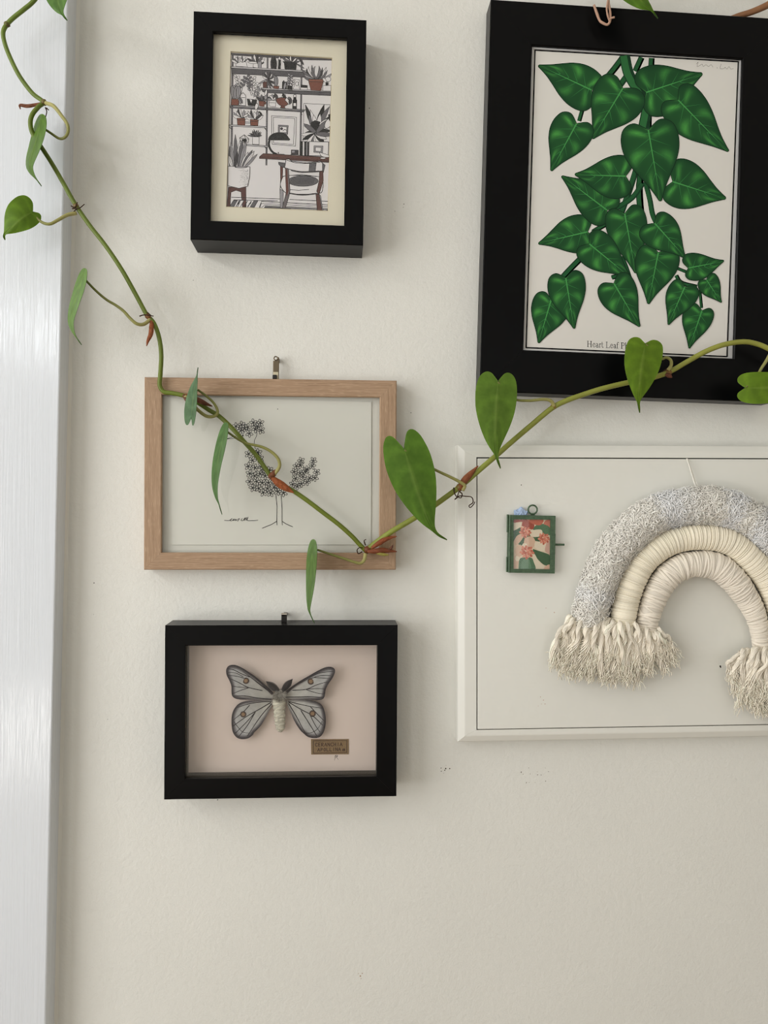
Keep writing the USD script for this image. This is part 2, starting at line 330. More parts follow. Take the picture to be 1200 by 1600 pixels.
class Art:
    """flat print: coloured shapes on a sheet, each thrown a few thousandths of a millimetre clear of the ones it covers"""
    def __init__(s, fr, d, T=lambda x, y: (x, y), clip=None, step=5e-6):
        s.fr, s.d, s.T, s.step = fr, d, T, step; s.it = []; s.k = scale_at(d); s.clip = clip
    def p(s, pts): return [s.fr.xz(*s.T(x, y), s.d) for x, y in pts]
    def add(s, g, c, cdf=None):
        if s.clip is not None: g = g.intersection(s.clip)
        if g.is_empty: return
        b = g.bounds; L = 1
        for (b2, l2, *_r) in s.it:
            if b[0] < b2[2] and b2[0] < b[2] and b[1] < b2[3] and b2[1] < b[3] and l2 >= L: L = l2 + 1
        s.it.append((b, L, g, lin(c)))
    def poly(s, pts, c, sm=0, line=None, lw=0.7):
        if sm: pts = smooth_path(list(pts) + [pts[0]], sm)[:-1]
        q = s.p(pts); g = Polygon(q).buffer(0)
        if c is not None: s.add(g, c)
        if line is not None: s.add(LineString(q + [q[0]]).buffer(lw * s.k / 2, quad_segs=2), line)
    def line(s, pts, w, c=(30, 28, 30), sm=0, cap='round'):
        if sm: pts = smooth_path(pts, sm)
        s.add(LineString(s.p(pts)).buffer(w * s.k / 2, quad_segs=2, cap_style=cap), c)
    def lines(s, many, w, c=(30, 28, 30)):
        s.add(unary_union([LineString(s.p(q)).buffer(w * s.k / 2, quad_segs=2) for q in many]), c)
    def ell(s, x, y, rx, ry, c, line=None, lw=0.7, rot=0, n=20):
        a = np.arange(n) * 2 * math.pi / n
        cr, sr = math.cos(rot), math.sin(rot)
        s.poly([(x + cr * rx * math.cos(t) - sr * ry * math.sin(t), y + sr * rx * math.cos(t) + cr * ry * math.sin(t)) for t in a], c, line=line, lw=lw)
    def blade(s, x0, y0, x1, y1, w, c, line=(40, 38, 40), lw=0.55, bend=0.0):
        dx, dy = x1 - x0, y1 - y0; L = math.hypot(dx, dy) + 1e-9; nx, ny = -dy / L, dx / L
        def q(t, o): b = bend * L * 4 * t * (1 - t); return (x0 + dx * t + nx * (o + b), y0 + dy * t + ny * (o + b))
        pts = [q(t, w * h) for t, h in ((0, .25), (.3, .45), (.55, .5), (.8, .32), (1, 0))] + [q(t, -w * h) for t, h in ((.8, .32), (.55, .5), (.3, .45), (0, .25))]
        s.poly(pts, c, line=line, lw=lw)
    def mesh(s):
        mb = MB()
        for b, L, g, c in s.it:
            for q in (g.geoms if hasattr(g, 'geoms') else [g]):
                if q.geom_type != 'Polygon' or q.area < 1e-11: continue
                v, f = trimesh.creation.triangulate_polygon(q, engine='earcut')
                mb.add(np.stack([v[:, 0], np.full(len(v), -s.d - L * s.step), v[:, 1]], 1), f[:, ::-1], c)
        return mb
    def build(s, name, parent, m=None, label=None):
        mb = s.mesh()
        return obj(name, mb.mesh(), m or m_print, parent, cd=mb.cd(), label=label)
def sheet(fr, quad, d, t, cut=None):
    g = Polygon([fr.xz(x, y, d) for x, y in quad])
    if cut is not None: g = g.difference(Polygon([fr.xz(x, y, d) for x, y in cut]))
    m = trimesh.creation.extrude_polygon(g, t, engine='earcut')
    v = m.vertices
    return (np.stack([v[:, 0], -d + t - v[:, 2], v[:, 1]], 1), m.faces)

# ------------------------------------------------------------------ small black box frame with the plant shelf drawing
F1 = Fr(-0.0645, 0.3723, -0.0015)
W1, H1, D1 = 0.1688, 0.2227, 0.039
t1 = thing('picture_frame', 'deep black box frame with cream mount around a drawing of potted plants above a desk', 'picture frame', F1.c, F1.a)
rails(t1, W1, H1, box_profile(0.019, D1, lip=0.002), m_black)
d = D1 - 0.0075
obj('backing_board', bx(-W1 / 2 + .004, W1 / 2 - .004, -0.026, -0.0235, -H1 / 2 + .004, H1 / 2 - .004), m_grey, t1)
op = [(360.3, 80), (519.3, 90), (512.6, 330), (353, 323.4)]
opb = [(361.0, 82.2), (518.6, 92.0), (511.9, 329.2), (354.0, 322.6)]
hw, hh = W1 / 2 - 0.0172, H1 / 2 - 0.0172
fq = [F1.xz(x, y, d) for x, y in op]
g = sbox(-hw, -hh, hw, hh).difference(Polygon(fq))
m = trimesh.creation.extrude_polygon(g, 0.0016, engine='earcut'); v = m.vertices
mt = obj('mount', (np.stack([v[:, 0], -d + 0.0016 - v[:, 2], v[:, 1]], 1), m.faces), m_mat, t1, label='cream window mount of thick card')
ins = [F1.xz(x, y, d - 0.0004) for x, y in op]; ins2 = [F1.xz(x, y, d - 0.0016) for x, y in opb]
bev = MB()
for i in range(4):
    a, b, c_, e = ins[i], ins[(i + 1) % 4], ins2[(i + 1) % 4], ins2[i]
    bev.add([(a[0], -d + .0003, a[1]), (b[0], -d + .0003, b[1]), (c_[0], -d + .0016, c_[1]), (e[0], -d + .0016, e[1])], [(0, 1, 2, 3)])
obj('bevel_edge', bev.mesh(), m_cardcore, mt)
dp = d - 0.0018
pr1 = obj('print', sheet(F1, [(358, 78), (522, 88), (515, 333), (350, 326)], dp, 0.0004), plain('print_paper', (224, 220, 222), 0.8, 0.2), t1, label='black, grey and rust ink drawing of shelves of plants, a lamp, a desk and a chair')
U = lambda x, y: (345 + x / 6.316, 70 + y / 6.316)
clip = Polygon([F1.xz(x, y, dp) for x, y in [(359.5, 79), (520, 89), (513.5, 331), (352, 324.5)]])
A = Art(F1, dp, U, clip)
K, DK, GR, LG, WH, TC, BR = (26, 25, 27), (58, 55, 58), (104, 101, 106), (154, 151, 156), (226, 222, 224), (122, 72, 58), (92, 56, 48)
def dashv(x0, y0, x1, y1, w=12):
    A.line([(x0, y0), (x1, y1)], 2.3, (120, 116, 122), cap='flat')
    A.lines([[(x0 - 7, y0), (x1 - 7, y1)], [(x0 + 7, y0), (x1 + 7, y1)]], 0.6, DK)
    n = int((y1 - y0) / 16)
    A.lines([[(x0 + (x1 - x0) * i / n - 2, y0 + (y1 - y0) * i / n), (x0 + (x1 - x0) * i / n + 2, y0 + (y1 - y0) * i / n + 6)] for i in range(1, n)], 0.7, DK)
def hatch(pts, n, c=(70, 68, 72), w=0.45):
    (x0, y0), (x1, y1), (x2, y2), (x3, y3) = pts
    A.lines([[(x0 + (x3 - x0) * t + R_.uniform(0, 20), y0 + (y3 - y0) * t), (x1 + (x2 - x1) * t - R_.uniform(0, 20), y1 + (y2 - y1) * t)] for t in (np.arange(n) + .5) / n], w, c)
def tuft(x, y, n, L, a0, a1, w, cols, bend=0.0):
    for i in range(n):
        t = math.radians(a0 + (a1 - a0) * (i + R_.uniform(-.25, .25)) / max(1, n - 1)); l = L * R_.uniform(.75, 1.1)
        A.blade(x + R_.uniform(-8, 8), y, x + l * math.cos(t), y - l * math.sin(t), w * R_.uniform(.8, 1.2), cols[i % len(cols)], bend=bend * (1 if math.cos(t) > 0 else -1) * R_.uniform(.4, 1))
def sprig(x, y, h, lean, n, s, c=WH):
    A.line([(x, y), (x + lean * .4, y - h * .5), (x + lean, y - h)], 0.7, DK, sm=4)
    for i in range(n):
        t = .35 + .65 * i / (n - 1); px, py = x + lean * t * t, y - h * t; sg = 1 if i % 2 else -1
        A.ell(px + sg * s * .8, py - s * .3, s, s * .6, c, line=DK, lw=.6, rot=-sg * .6, n=10)
def pot(pts, c): A.poly(pts, c, line=K, lw=.6)
for a in [(118, 90, 108, 1000), (462, 125, 450, 1190), (798, 140, 786, 1092)]: dashv(*a)
A.poly([(100, 84), (1097, 130), (1097, 154), (820, 148), (470, 125), (110, 102)], (92, 88, 92), line=DK)
hatch([(110, 86), (1090, 130), (1090, 152), (110, 102)], 4)
# top shelf
pot([(150, 185), (200, 165), (250, 170), (262, 220), (150, 212)], WH)
tuft(160, 180, 5, 75, 60, 150, 20, (WH, GR)); tuft(215, 170, 4, 55, 30, 120, 18, (GR, WH))
pot([(325, 170), (380, 175), (380, 230), (318, 222)], WH)
tuft(350, 175, 8, 95, 5, 175, 24, (DK, WH, GR), .12)
pot([(365, 165), (402, 165), (400, 232), (368, 230)], LG)
for x in (505, 540, 575): A.blade(x, 240, x + R_.uniform(-15, 15), 110, 34, (K, WH, DK)[(x // 35) % 3])
A.poly([(500, 140), (520, 150), (530, 235), (505, 232)], K); A.poly([(570, 140), (590, 150), (592, 240), (566, 238)], K)
tuft(690, 170, 11, 85, 5, 175, 22, (GR, DK, WH), .1)
pot([(625, 168), (750, 176), (742, 245), (632, 238)], K)
A.poly([(640, 240), (738, 246), (730, 256), (650, 250)], WH, line=DK)
A.blade(750, 190, 825, 235, 14, GR); A.blade(770, 130, 820, 200, 20, DK)
# shelf boards
def board(pts, c=(98, 95, 100), n=4):
    A.poly(pts, c, line=K, lw=.7); hatch([pts[0], pts[1], pts[2], pts[3]], n)
board([(105, 228), (838, 270), (832, 322), (110, 286)], (90, 87, 92), 5); A.poly([(100, 214), (845, 257), (845, 270), (100, 229)], (205, 201, 204), line=K)
board([(430, 442), (1085, 468), (1085, 502), (452, 474)], (96, 93, 98), 4); A.poly([(396, 424), (1090, 452), (1090, 466), (402, 440)], (196, 192, 196), line=K); A.poly([(400, 432), (440, 445), (450, 476), (412, 462)], (80, 78, 82), line=K)
board([(90, 608), (830, 648), (812, 664), (95, 624)], (120, 117, 122), 2); A.line([(85, 598), (835, 640)], .9, K)
A.poly([(80, 788), (452, 806), (452, 822), (82, 802)], (190, 187, 190), line=K); A.poly([(255, 982), (465, 996), (465, 1010), (258, 996)], (190, 187, 190), line=K)
A.lines([[(440, 632), (458, 650)], [(455, 640), (452, 670)], [(790, 655), (800, 690)], [(430, 818), (455, 850)], [(85, 815), (115, 835)], [(430, 1004), (455, 1030)]], 1.2, DK)
# second shelf
tuft(935, 345, 13, 165, 12, 168, 30, (GR, LG, GR, WH, DK), .18)
pot([(870, 345), (1012, 345), (1010, 372), (986, 455), (890, 450), (868, 370)], TC); A.poly([(868, 340), (1014, 342), (1012, 368), (868, 365)], (134, 82, 66), line=K)
pot([(1008, 405), (1086, 400), (1086, 458), (1006, 455)], WH); pot([(1035, 372), (1062, 372), (1060, 402), (1036, 402)], K); A.ell(1058, 340, 28, 24, WH, line=DK); A.blade(1040, 372, 1005, 325, 26, WH)
pot([(790, 395), (855, 402), (855, 420), (790, 416)], K); pot([(788, 420), (855, 424), (852, 446), (788, 442)], WH)
pot([(725, 340), (775, 345), (768, 385), (778, 442), (716, 438), (726, 385)], WH); A.ell(752, 385, 16, 20, WH, line=DK)
pot([(608, 365), (652, 367), (650, 440), (606, 437)], K); A.poly([(614, 352), (628, 352), (628, 366), (614, 366)], K); pot([(660, 370), (706, 372), (705, 446), (658, 442)], K)
A.ell(632, 405, 12, 36, LG, line=K, rot=.2); sprig(680, 450, 150, 6, 9, 16, LG); sprig(700, 430, 80, 14, 5, 14, WH)
pot([(520, 405), (576, 408), (570, 436), (522, 432)], TC); A.ell(545, 360, 20, 50, LG, line=K); A.lines([[(545, 315), (545, 405)], [(535, 325), (534, 400)], [(555, 325), (557, 400)]], .5, DK)
pot([(415, 363), (455, 366), (452, 426), (418, 422)], BR)
tuft(462, 338, 9, 78, 20, 150, 20, (DK, GR, WH), .1); tuft(470, 345, 4, 90, -75, -20, 14, (GR, DK), .1); A.blade(450, 345, 372, 388, 16, LG)
# third shelf
for a in ((190, 500, 190, -35, 9, 17), (200, 480, 170, 60, 8, 17), (300, 500, 150, -50, 7, 17), (310, 500, 170, 10, 8, 17), (325, 520, 130, 50, 7, 17), (290, 470, 140, -10, 6, 16), (150, 520, 120, -10, 6, 16), (345, 545, 110, 40, 5, 15)): sprig(*a, (LG, WH, GR)[int(a[0]) % 3])
for x in (120, 150, 175): A.ell(x, 470, 22, 65, LG, line=K, rot=R_.uniform(-.2, .2)); A.lines([[(x, 412), (x, 530)]], .5, DK)
pot([(105, 535), (186, 535), (172, 598), (102, 595)], TC); A.blade(185, 520, 215, 580, 24, GR); A.blade(175, 530, 200, 590, 18, LG)
A.poly([(186, 500), (220, 472), (246, 500), (245, 602), (178, 598)], None, line=DK); A.lines([[(200, 520), (238, 522)]], .6, DK)
pot([(260, 535), (356, 545), (345, 606), (270, 600)], K); A.poly([(285, 540), (300, 575), (310, 545)], WH)
tuft(405, 560, 6, 75, 30, 140, 24, (GR, LG, DK)); pot([(375, 555), (437, 560), (426, 610), (380, 604)], TC); A.ell(437, 575, 9, 14, TC, line=K); A.blade(440, 500, 452, 440, 22, WH)
pot([(475, 545), (545, 550), (540, 612), (480, 606)], WH); tuft(505, 545, 7, 60, 10, 170, 24, (LG, WH, DK)); A.line([(480, 570), (542, 575)], .6, K)
A.blade(655, 545, 700, 575, 34, LG); A.blade(670, 540, 690, 520, 40, GR); A.blade(560, 530, 530, 480, 30, DK); A.blade(600, 530, 640, 490, 36, WH); A.blade(640, 540, 610, 480, 30, K)
A.poly([(545, 535), (600, 520), (682, 542), (670, 580), (630, 606), (590, 600), (556, 572)], (112, 64, 54), line=K, sm=3); A.poly([(600, 600), (630, 604), (634, 626), (588, 620)], (112, 64, 54), line=K); A.poly([(632, 545), (650, 520), (690, 570), (672, 590)], WH, line=K); A.blade(690, 530, 680, 590, 30, DK)
pot([(710, 545), (750, 545), (748, 632), (708, 628)], K); pot([(721, 492), (741, 492), (744, 548), (716, 548)], K); A.ell(731, 505, 14, 14, WH, line=K); A.poly([(718, 575), (742, 576), (742, 605), (717, 603)], WH)
# fourth and fifth shelf
for (x, y) in ((203, 722), (328, 735)):
    tuft(x, y, 9, 95, 20, 160, 26, (WH, DK, WH, LG), .15)
    A.blade(x + 20, y - 10, x + 72, y - 40, 22, (WH, DK)[x > 300])
A.ell(352, 610, 16, 32, WH, line=K, rot=.2); A.blade(380, 660, 410, 700, 16, K)
pot([(160, 725), (241, 725), (238, 796), (165, 792)], TC); pot([(291, 736), (371, 741), (365, 800), (294, 796)], TC); A.lines([[(162, 742), (239, 742)], [(293, 754), (369, 758)], [(242, 762), (290, 764)], [(242, 775), (290, 776)]], .7, K)
tuft(345, 910, 13, 75, 15, 165, 11, (GR, DK)); pot([(315, 908), (378, 910), (378, 985), (313, 982)], WH)
A.poly([(185, 920), (232, 888), (278, 930), (270, 965), (235, 972), (195, 950)], None, line=K); A.lines([[(185, 920), (245, 930), (278, 930)], [(232, 888), (245, 930), (235, 972)]], .7, K); A.poly([(205, 935), (245, 928), (262, 950), (232, 965)], K)
# framed pictures in the drawing
A.poly([(500, 700), (747, 715), (737, 1000), (506, 980)], None, line=K, lw=.7); A.poly([(518, 716), (730, 728), (716, 985), (522, 968)], None, line=K, lw=.6)
A.poly([(568, 792), (666, 797), (660, 885), (566, 880)], (128, 124, 128), line=K); A.poly([(582, 806), (652, 810), (648, 868), (580, 865)], WH, line=K); A.ell(600, 828, 14, 14, DK, n=10); A.line([(612, 850), (630, 835), (646, 842)], .8, K)
A.poly([(820, 578), (1078, 592), (1074, 960), (812, 955)], None, line=K, lw=.6)
for (x1, y1, w, c) in ((835, 590, 46, K), (870, 690, 44, GR), (1020, 590, 54, K), (1072, 610, 50, GR), (1080, 700, 46, K), (820, 800, 40, WH), (1085, 790, 44, WH), (820, 880, 40, K), (1090, 850, 40, K), (880, 640, 36, WH), (980, 680, 46, WH), (915, 690, 46, WH), (1050, 730, 40, WH)): A.blade(942, 850, x1, y1, w, c, bend=R_.uniform(-.06, .06))
A.poly([(885, 770), (930, 745), (980, 760), (970, 840), (935, 875), (900, 840)], K); A.blade(950, 860, 1060, 740, 50, GR); A.blade(935, 865, 820, 780, 46, GR)
tuft(940, 880, 9, 150, 185, 355, 44, (WH, K, WH, GR, WH)); A.ell(1062, 775, 30, 56, WH, line=K, rot=.5); A.poly([(1060, 690), (1085, 680), (1085, 770), (1066, 740)], K)
# desk lamp, desk and what is on it
A.line([(482, 935), (474, 985), (492, 1035), (520, 1065), (548, 1078)], 3.2, K, sm=5)
A.poly([(466, 940), (478, 905), (520, 874), (580, 864), (640, 880), (672, 918), (677, 942), (560, 942)], K, sm=3); A.line([(470, 938), (675, 942)], 1.0, (20, 20, 20))
A.poly([(512, 1076), (626, 1080), (626, 1098), (514, 1092)], WH, line=K); A.ell(568, 1066, 6, 9, K, n=8)
A.poly([(696, 1038), (766, 1040), (765, 1085), (695, 1083)], (60, 56, 60), line=K); A.poly([(700, 1046), (728, 1044), (730, 1062), (704, 1066)], LG); A.poly([(690, 1084), (770, 1086), (770, 1094), (690, 1092)], WH, line=K)
for i, (x, w, c) in enumerate(((782, 22, K), (806, 20, WH), (828, 14, K), (843, 22, LG), (856, 14, DK))): A.poly([(x, 952 + i * 2), (x + w, 954 + i * 2), (x + w - 1, 1096), (x - 1, 1094)], c, line=K)
A.poly([(872, 955), (1064, 960), (1060, 1100), (868, 1096)], WH, line=K, lw=.9); A.poly([(920, 998), (1008, 1000), (1004, 1068), (918, 1062)], LG, line=K); A.poly([(934, 1012), (992, 1014), (988, 1056), (932, 1050)], WH, line=K)
A.poly([(420, 1074), (1070, 1112), (1068, 1162), (380, 1122), (384, 1104)], (94, 60, 54), line=K); A.line([(384, 1106), (1068, 1150)], .6, K)
A.poly([(975, 1062), (1066, 1092), (1060, 1112), (1010, 1108), (984, 1090)], WH, line=K, sm=3); A.ell(1008, 1120, 28, 9, WH, line=K)
# plant pot on stand
for (x0, x1, y1, w, c) in ((95, 88, 1000, 30, GR), (120, 100, 960, 34, LG), (150, 143, 885, 40, GR), (160, 190, 945, 36, WH), (175, 215, 930, 40, GR), (190, 252, 945, 38, LG), (200, 270, 1060, 34, WH), (215, 312, 1040, 40, GR), (225, 330, 1050, 34, WH), (235, 360, 1080, 26, LG), (110, 80, 1090, 34, WH), (140, 165, 1050, 32, DK)):
    A.blade(x0, 1212, x1, y1, w, c); A.lines([[(x0 + (x1 - x0) * .1, 1190), (x0 + (x1 - x0) * .8, 1212 + (y1 - 1212) * .8)]], .5, DK)
A.poly([(75, 1405), (248, 1402), (250, 1606), (214, 1606), (200, 1452), (150, 1436), (100, 1456), (92, 1602), (60, 1596)], (84, 48, 44), line=K); A.lines([[(200, 1452), (214, 1600)]], .6, K)
A.poly([(70, 1200), (287, 1206), (284, 1300), (266, 1396), (180, 1418), (70, 1392)], WH, line=K, lw=.8); A.ell(200, 1208, 60, 8, LG, line=K)
A.lines([[(x, y), (x + 2, y + 1)] for x, y in ((R_.triangular(170, 270, 268), R_.uniform(1230, 1390)) for _ in range(130))], .5, DK)
# floor and rug
A.lines([[(105, 1504), (590, 1522)], [(680, 1526), (1060, 1545)], [(130, 1530), (560, 1540)]], .9, K)
for x in (95, 160, 300): A.poly([(x + 30, 1535), (x + 68, 1537), (x + 30, 1605), (x - 10, 1600)], (96, 94, 98) if x != 160 else WH, line=K)
A.lines([[(180, 1540), (150, 1600)], [(192, 1542), (165, 1602)], [(265, 1540), (230, 1600)], [(300, 1545), (262, 1608)]], 1.0, K)
A.lines([[(300, 1550), (290, 1560)], [(295, 1565), (280, 1572)], [(180, 1560), (168, 1572)], [(276, 1584), (268, 1592)]], 1.4, K)
A.poly([(400, 1566), (1058, 1596), (1058, 1612), (430, 1582), (410, 1602), (385, 1606)], WH, line=K); A.poly([(440, 1592), (1058, 1622), (1058, 1634), (430, 1608)], (96, 94, 98), line=K)
A.poly([(430, 1612), (1058, 1640), (1058, 1652), (425, 1620)], DK); A.lines([[(400, 1545), (1058, 1580)], [(400, 1555), (380, 1606)]], 1.0, K)
A.lines([[(700 + 14 * i, 1618 + .5 * i), (706 + 14 * i, 1632 + .5 * i)] for i in range(25)], 1.0, WH)
# chair
A.poly([(588, 1200), (612, 1202), (608, 1330), (584, 1430), (590, 1330)], (98, 56, 50), line=K); A.poly([(583, 1425), (618, 1440), (612, 1612), (588, 1612)], LG, line=K)
A.poly([(600, 1330), (650, 1290), (960, 1300), (1005, 1340), (1005, 1420), (960, 1470), (680, 1470), (610, 1430), (588, 1380)], WH, line=K, lw=1.0, sm=3)
A.ell(812, 1345, 150, 52, (98, 96, 100), line=K, n=28); A.lines([[(680 + 14 * i, 1376 - .3 * abs(i - 9)), (712 + 14 * i, 1308)] for i in range(17)], .5, K)
A.lines([[(690, 1290), (800, 1280), (950, 1300)], [(680, 1430), (770, 1436), (870, 1428)]], .8, K); A.line([(660, 1462), (800, 1482), (945, 1468)], 2.0, DK, sm=4)
A.poly([(570, 1158), (640, 1168), (636, 1216), (600, 1205), (572, 1180)], (88, 86, 90), line=K); A.poly([(1000, 1165), (1030, 1188), (1012, 1262), (990, 1255)], (100, 98, 102), line=K)
A.poly([(975, 1245), (1008, 1245), (1012, 1340), (968, 1485), (946, 1446), (970, 1340)], (94, 60, 54), line=K); A.poly([(938, 1472), (972, 1478), (1002, 1645), (952, 1642)], (94, 60, 54), line=K); A.poly([(972, 1478), (985, 1490), (1008, 1640), (1002, 1645)], LG, line=K)
A.poly([(636, 1210), (668, 1224), (684, 1440), (672, 1500), (636, 1616), (606, 1612), (645, 1460)], (108, 100, 102), line=K); A.poly([(640, 1222), (655, 1230), (668, 1440), (650, 1500), (642, 1440)], (96, 54, 48))
A.poly([(645, 1132), (672, 1128), (700, 1150), (850, 1168), (985, 1150), (1004, 1170), (1004, 1246), (900, 1258), (740, 1248), (630, 1214)], WH, line=K, lw=1.0); A.poly([(876, 1170), (942, 1168), (932, 1252), (870, 1252)], (98, 96, 100), line=K)
A.line([(700, 1240), (800, 1256), (970, 1250)], 2.2, DK, sm=4); A.line([(655, 1140), (740, 1166), (860, 1172), (985, 1158)], .9, K, sm=4)
A.build('drawing', pr1, label='flat ink drawing of plants on wall shelves, a black lamp and a chair at a desk')
pane(t1, W1 - 2 * .0185, H1 - 2 * .0185, -d - 0.0014)

# ------------------------------------------------------------------ oak frame with the line drawing of a bird
F2 = Fr(-0.0690, 0.0337, 0.0094)
W2, H2, D2 = 0.2526, 0.1926, 0.020
t2 = thing('picture_frame', 'flat oak frame with an ink bird made of small flowers behind glass', 'picture frame', F2.c, F2.a)
rails(t2, W2, H2, box_profile(0.0172, D2, ch=0.0008, lip=0.0015), m_oak, uv=True)
dq = 0.0125
obj('backing_paper', bx(-W2 / 2 + .0158, W2 / 2 - .0158, -dq, -dq + .0015, -H2 / 2 + .0158, H2 / 2 - .0158), m_paper2, t2)
pr2 = obj('print', sheet(F2, [(266.5, 619), (580.3, 628), (579.5, 851), (269, 851)], dq + 0.0011, 0.0007), m_paper, t2, label='pale drawing sheet, a little smaller than the opening')
S3 = lambda x, y: (210 + x / 2.7907, 540 + y / 2.7907)
S4 = lambda x, y: (270 + x / 6.153, 560 + y / 6.153)
B = Art(F2, dq + 0.0011, S4)
IK = (22, 22, 24)
def flower(x, y, r, T=None, k=1.0):
    if T is not None: x, y = T(x, y); x, y, r = (x - 270) * 6.153, (y - 560) * 6.153, r * 2.2
    a0 = R_.uniform(0, 6); ls = []
    for i in range(5):
        a = a0 + i * 2 * math.pi / 5 + R_.uniform(-.12, .12); q = []
        for t in np.linspace(0, 2 * math.pi, 11):
            u, w = r * (.58 - .46 * math.cos(t)), r * .27 * math.sin(t)
            q.append((x + u * math.cos(a) - w * math.sin(a), y + u * math.sin(a) + w * math.cos(a)))
        ls.append(q); ls.append([(x, y), (x + r * .3 * math.cos(a + .3), y + r * .3 * math.sin(a + .3))])
    B.lines(ls, .86, IK); B.ell(x, y, r * .13, r * .13, IK, n=8)
head = [(607, 655), (662, 640), (655, 694), (720, 662), (735, 722), (775, 618), (797, 680), (842, 622), (850, 692), (690, 668), (812, 655)]
body = [(728, 920), (820, 905), (765, 980), (838, 965), (725, 1038), (790, 1052), (850, 1040), (740, 1108), (838, 1108), (888, 1128), (785, 1130), (740, 1185), (805, 1183), (860, 1195), (920, 1195), (770, 1245), (825, 1250), (910, 1250), (975, 1240), (870, 1290), (940, 1295), (1010, 1280), (1065, 1292), (930, 1075), (1035, 1235), (790, 920), (985, 1190), (880, 1075), (960, 1140)]
tail = [(727, 502), (780, 502), (707, 526), (775, 525), (697, 550), (745, 548), (795, 552), (735, 572), (702, 580), (765, 578), (690, 606), (728, 602), (710, 614), (787, 577), (724, 522), (752, 540), (722, 556), (752, 595)]
for x, y in head: flower(x, y, 37)
for x, y in body: flower(x, y, 38)
for x, y in tail: flower(x, y, 16, S3)
q3 = lambda pts: [((S3(x, y)[0] - 270) * 6.153, (S3(x, y)[1] - 560) * 6.153) for x, y in pts]
for pts in ([(617, 650), (622, 700), (621, 766), (598, 780), (558, 796)], [(621, 766), (622, 782)], [(640, 650), (644, 710), (644, 766), (662, 778), (690, 790)], [(644, 766), (645, 782)]): B.line(q3(pts), 1.0, IK)
B.line([(808, 708), (805, 745), (785, 790), (785, 835), (795, 870)], .8, IK, sm=5)
B.line([(650, 735), (590, 750), (515, 775), (600, 768), (640, 762)], .7, IK); B.ell(674, 740, 7, 11, IK, n=10); B.ell(1008, 487, 5, 5, IK, n=8)
for pts in ([(497, 1557), (545, 1558), (570, 1540), (548, 1556), (566, 1562), (590, 1542), (580, 1560), (606, 1545), (600, 1560), (622, 1548)], [(628, 1546), (640, 1540), (628, 1562), (618, 1560)], [(668, 1540), (655, 1555), (672, 1560), (694, 1532), (686, 1560), (708, 1528), (704, 1558), (724, 1526), (716, 1558), (760, 1560), (818, 1556)]): B.line(pts, .9, IK, sm=3)
B.build('line_drawing', pr2, label='black ink bird of little flowers on two stick legs with a scrawled signature')
pane(t2, W2 - 2 * .0158, H2 - 2 * .0158, -0.0152)

# ------------------------------------------------------------------ deep black frame with the moth
F3 = Fr(-0.0543, -0.2019, 0.0066)
W3, H3, D3 = 0.2290, 0.1713, 0.0352
t3 = thing('picture_frame', 'deep black box frame holding a mounted grey moth on a pinkish card', 'picture frame', F3.c, F3.a)
rails(t3, W3, H3, box_profile(0.0200, D3, lip=0.0012), m_black)
iw, ih = W3 / 2 - .0188, H3 / 2 - .0188
dbk = 0.0165
obj('backing_card', bx(-iw - .003, iw + .003, -dbk, -dbk + .0018, -ih - .003, ih + .003), m_backing, t3, label='pinkish beige backing card')
mb = MB()
for s in (-1, 1):
    mb.tm(bx(s * iw - .0012, s * iw + .0012, -D3 + .0068, -dbk, -ih, ih)); mb.tm(bx(-iw, iw, -D3 + .0068, -dbk, s * ih - .0012, s * ih + .0012))
obj('spacer', mb.mesh(), plain('spacer_card', (72, 68, 62), 0.6, 0.3), t3, label='dark grey spacer lining inside the box')
pane(t3, 2 * iw + .002, 2 * ih + .002, -D3 + .0050)

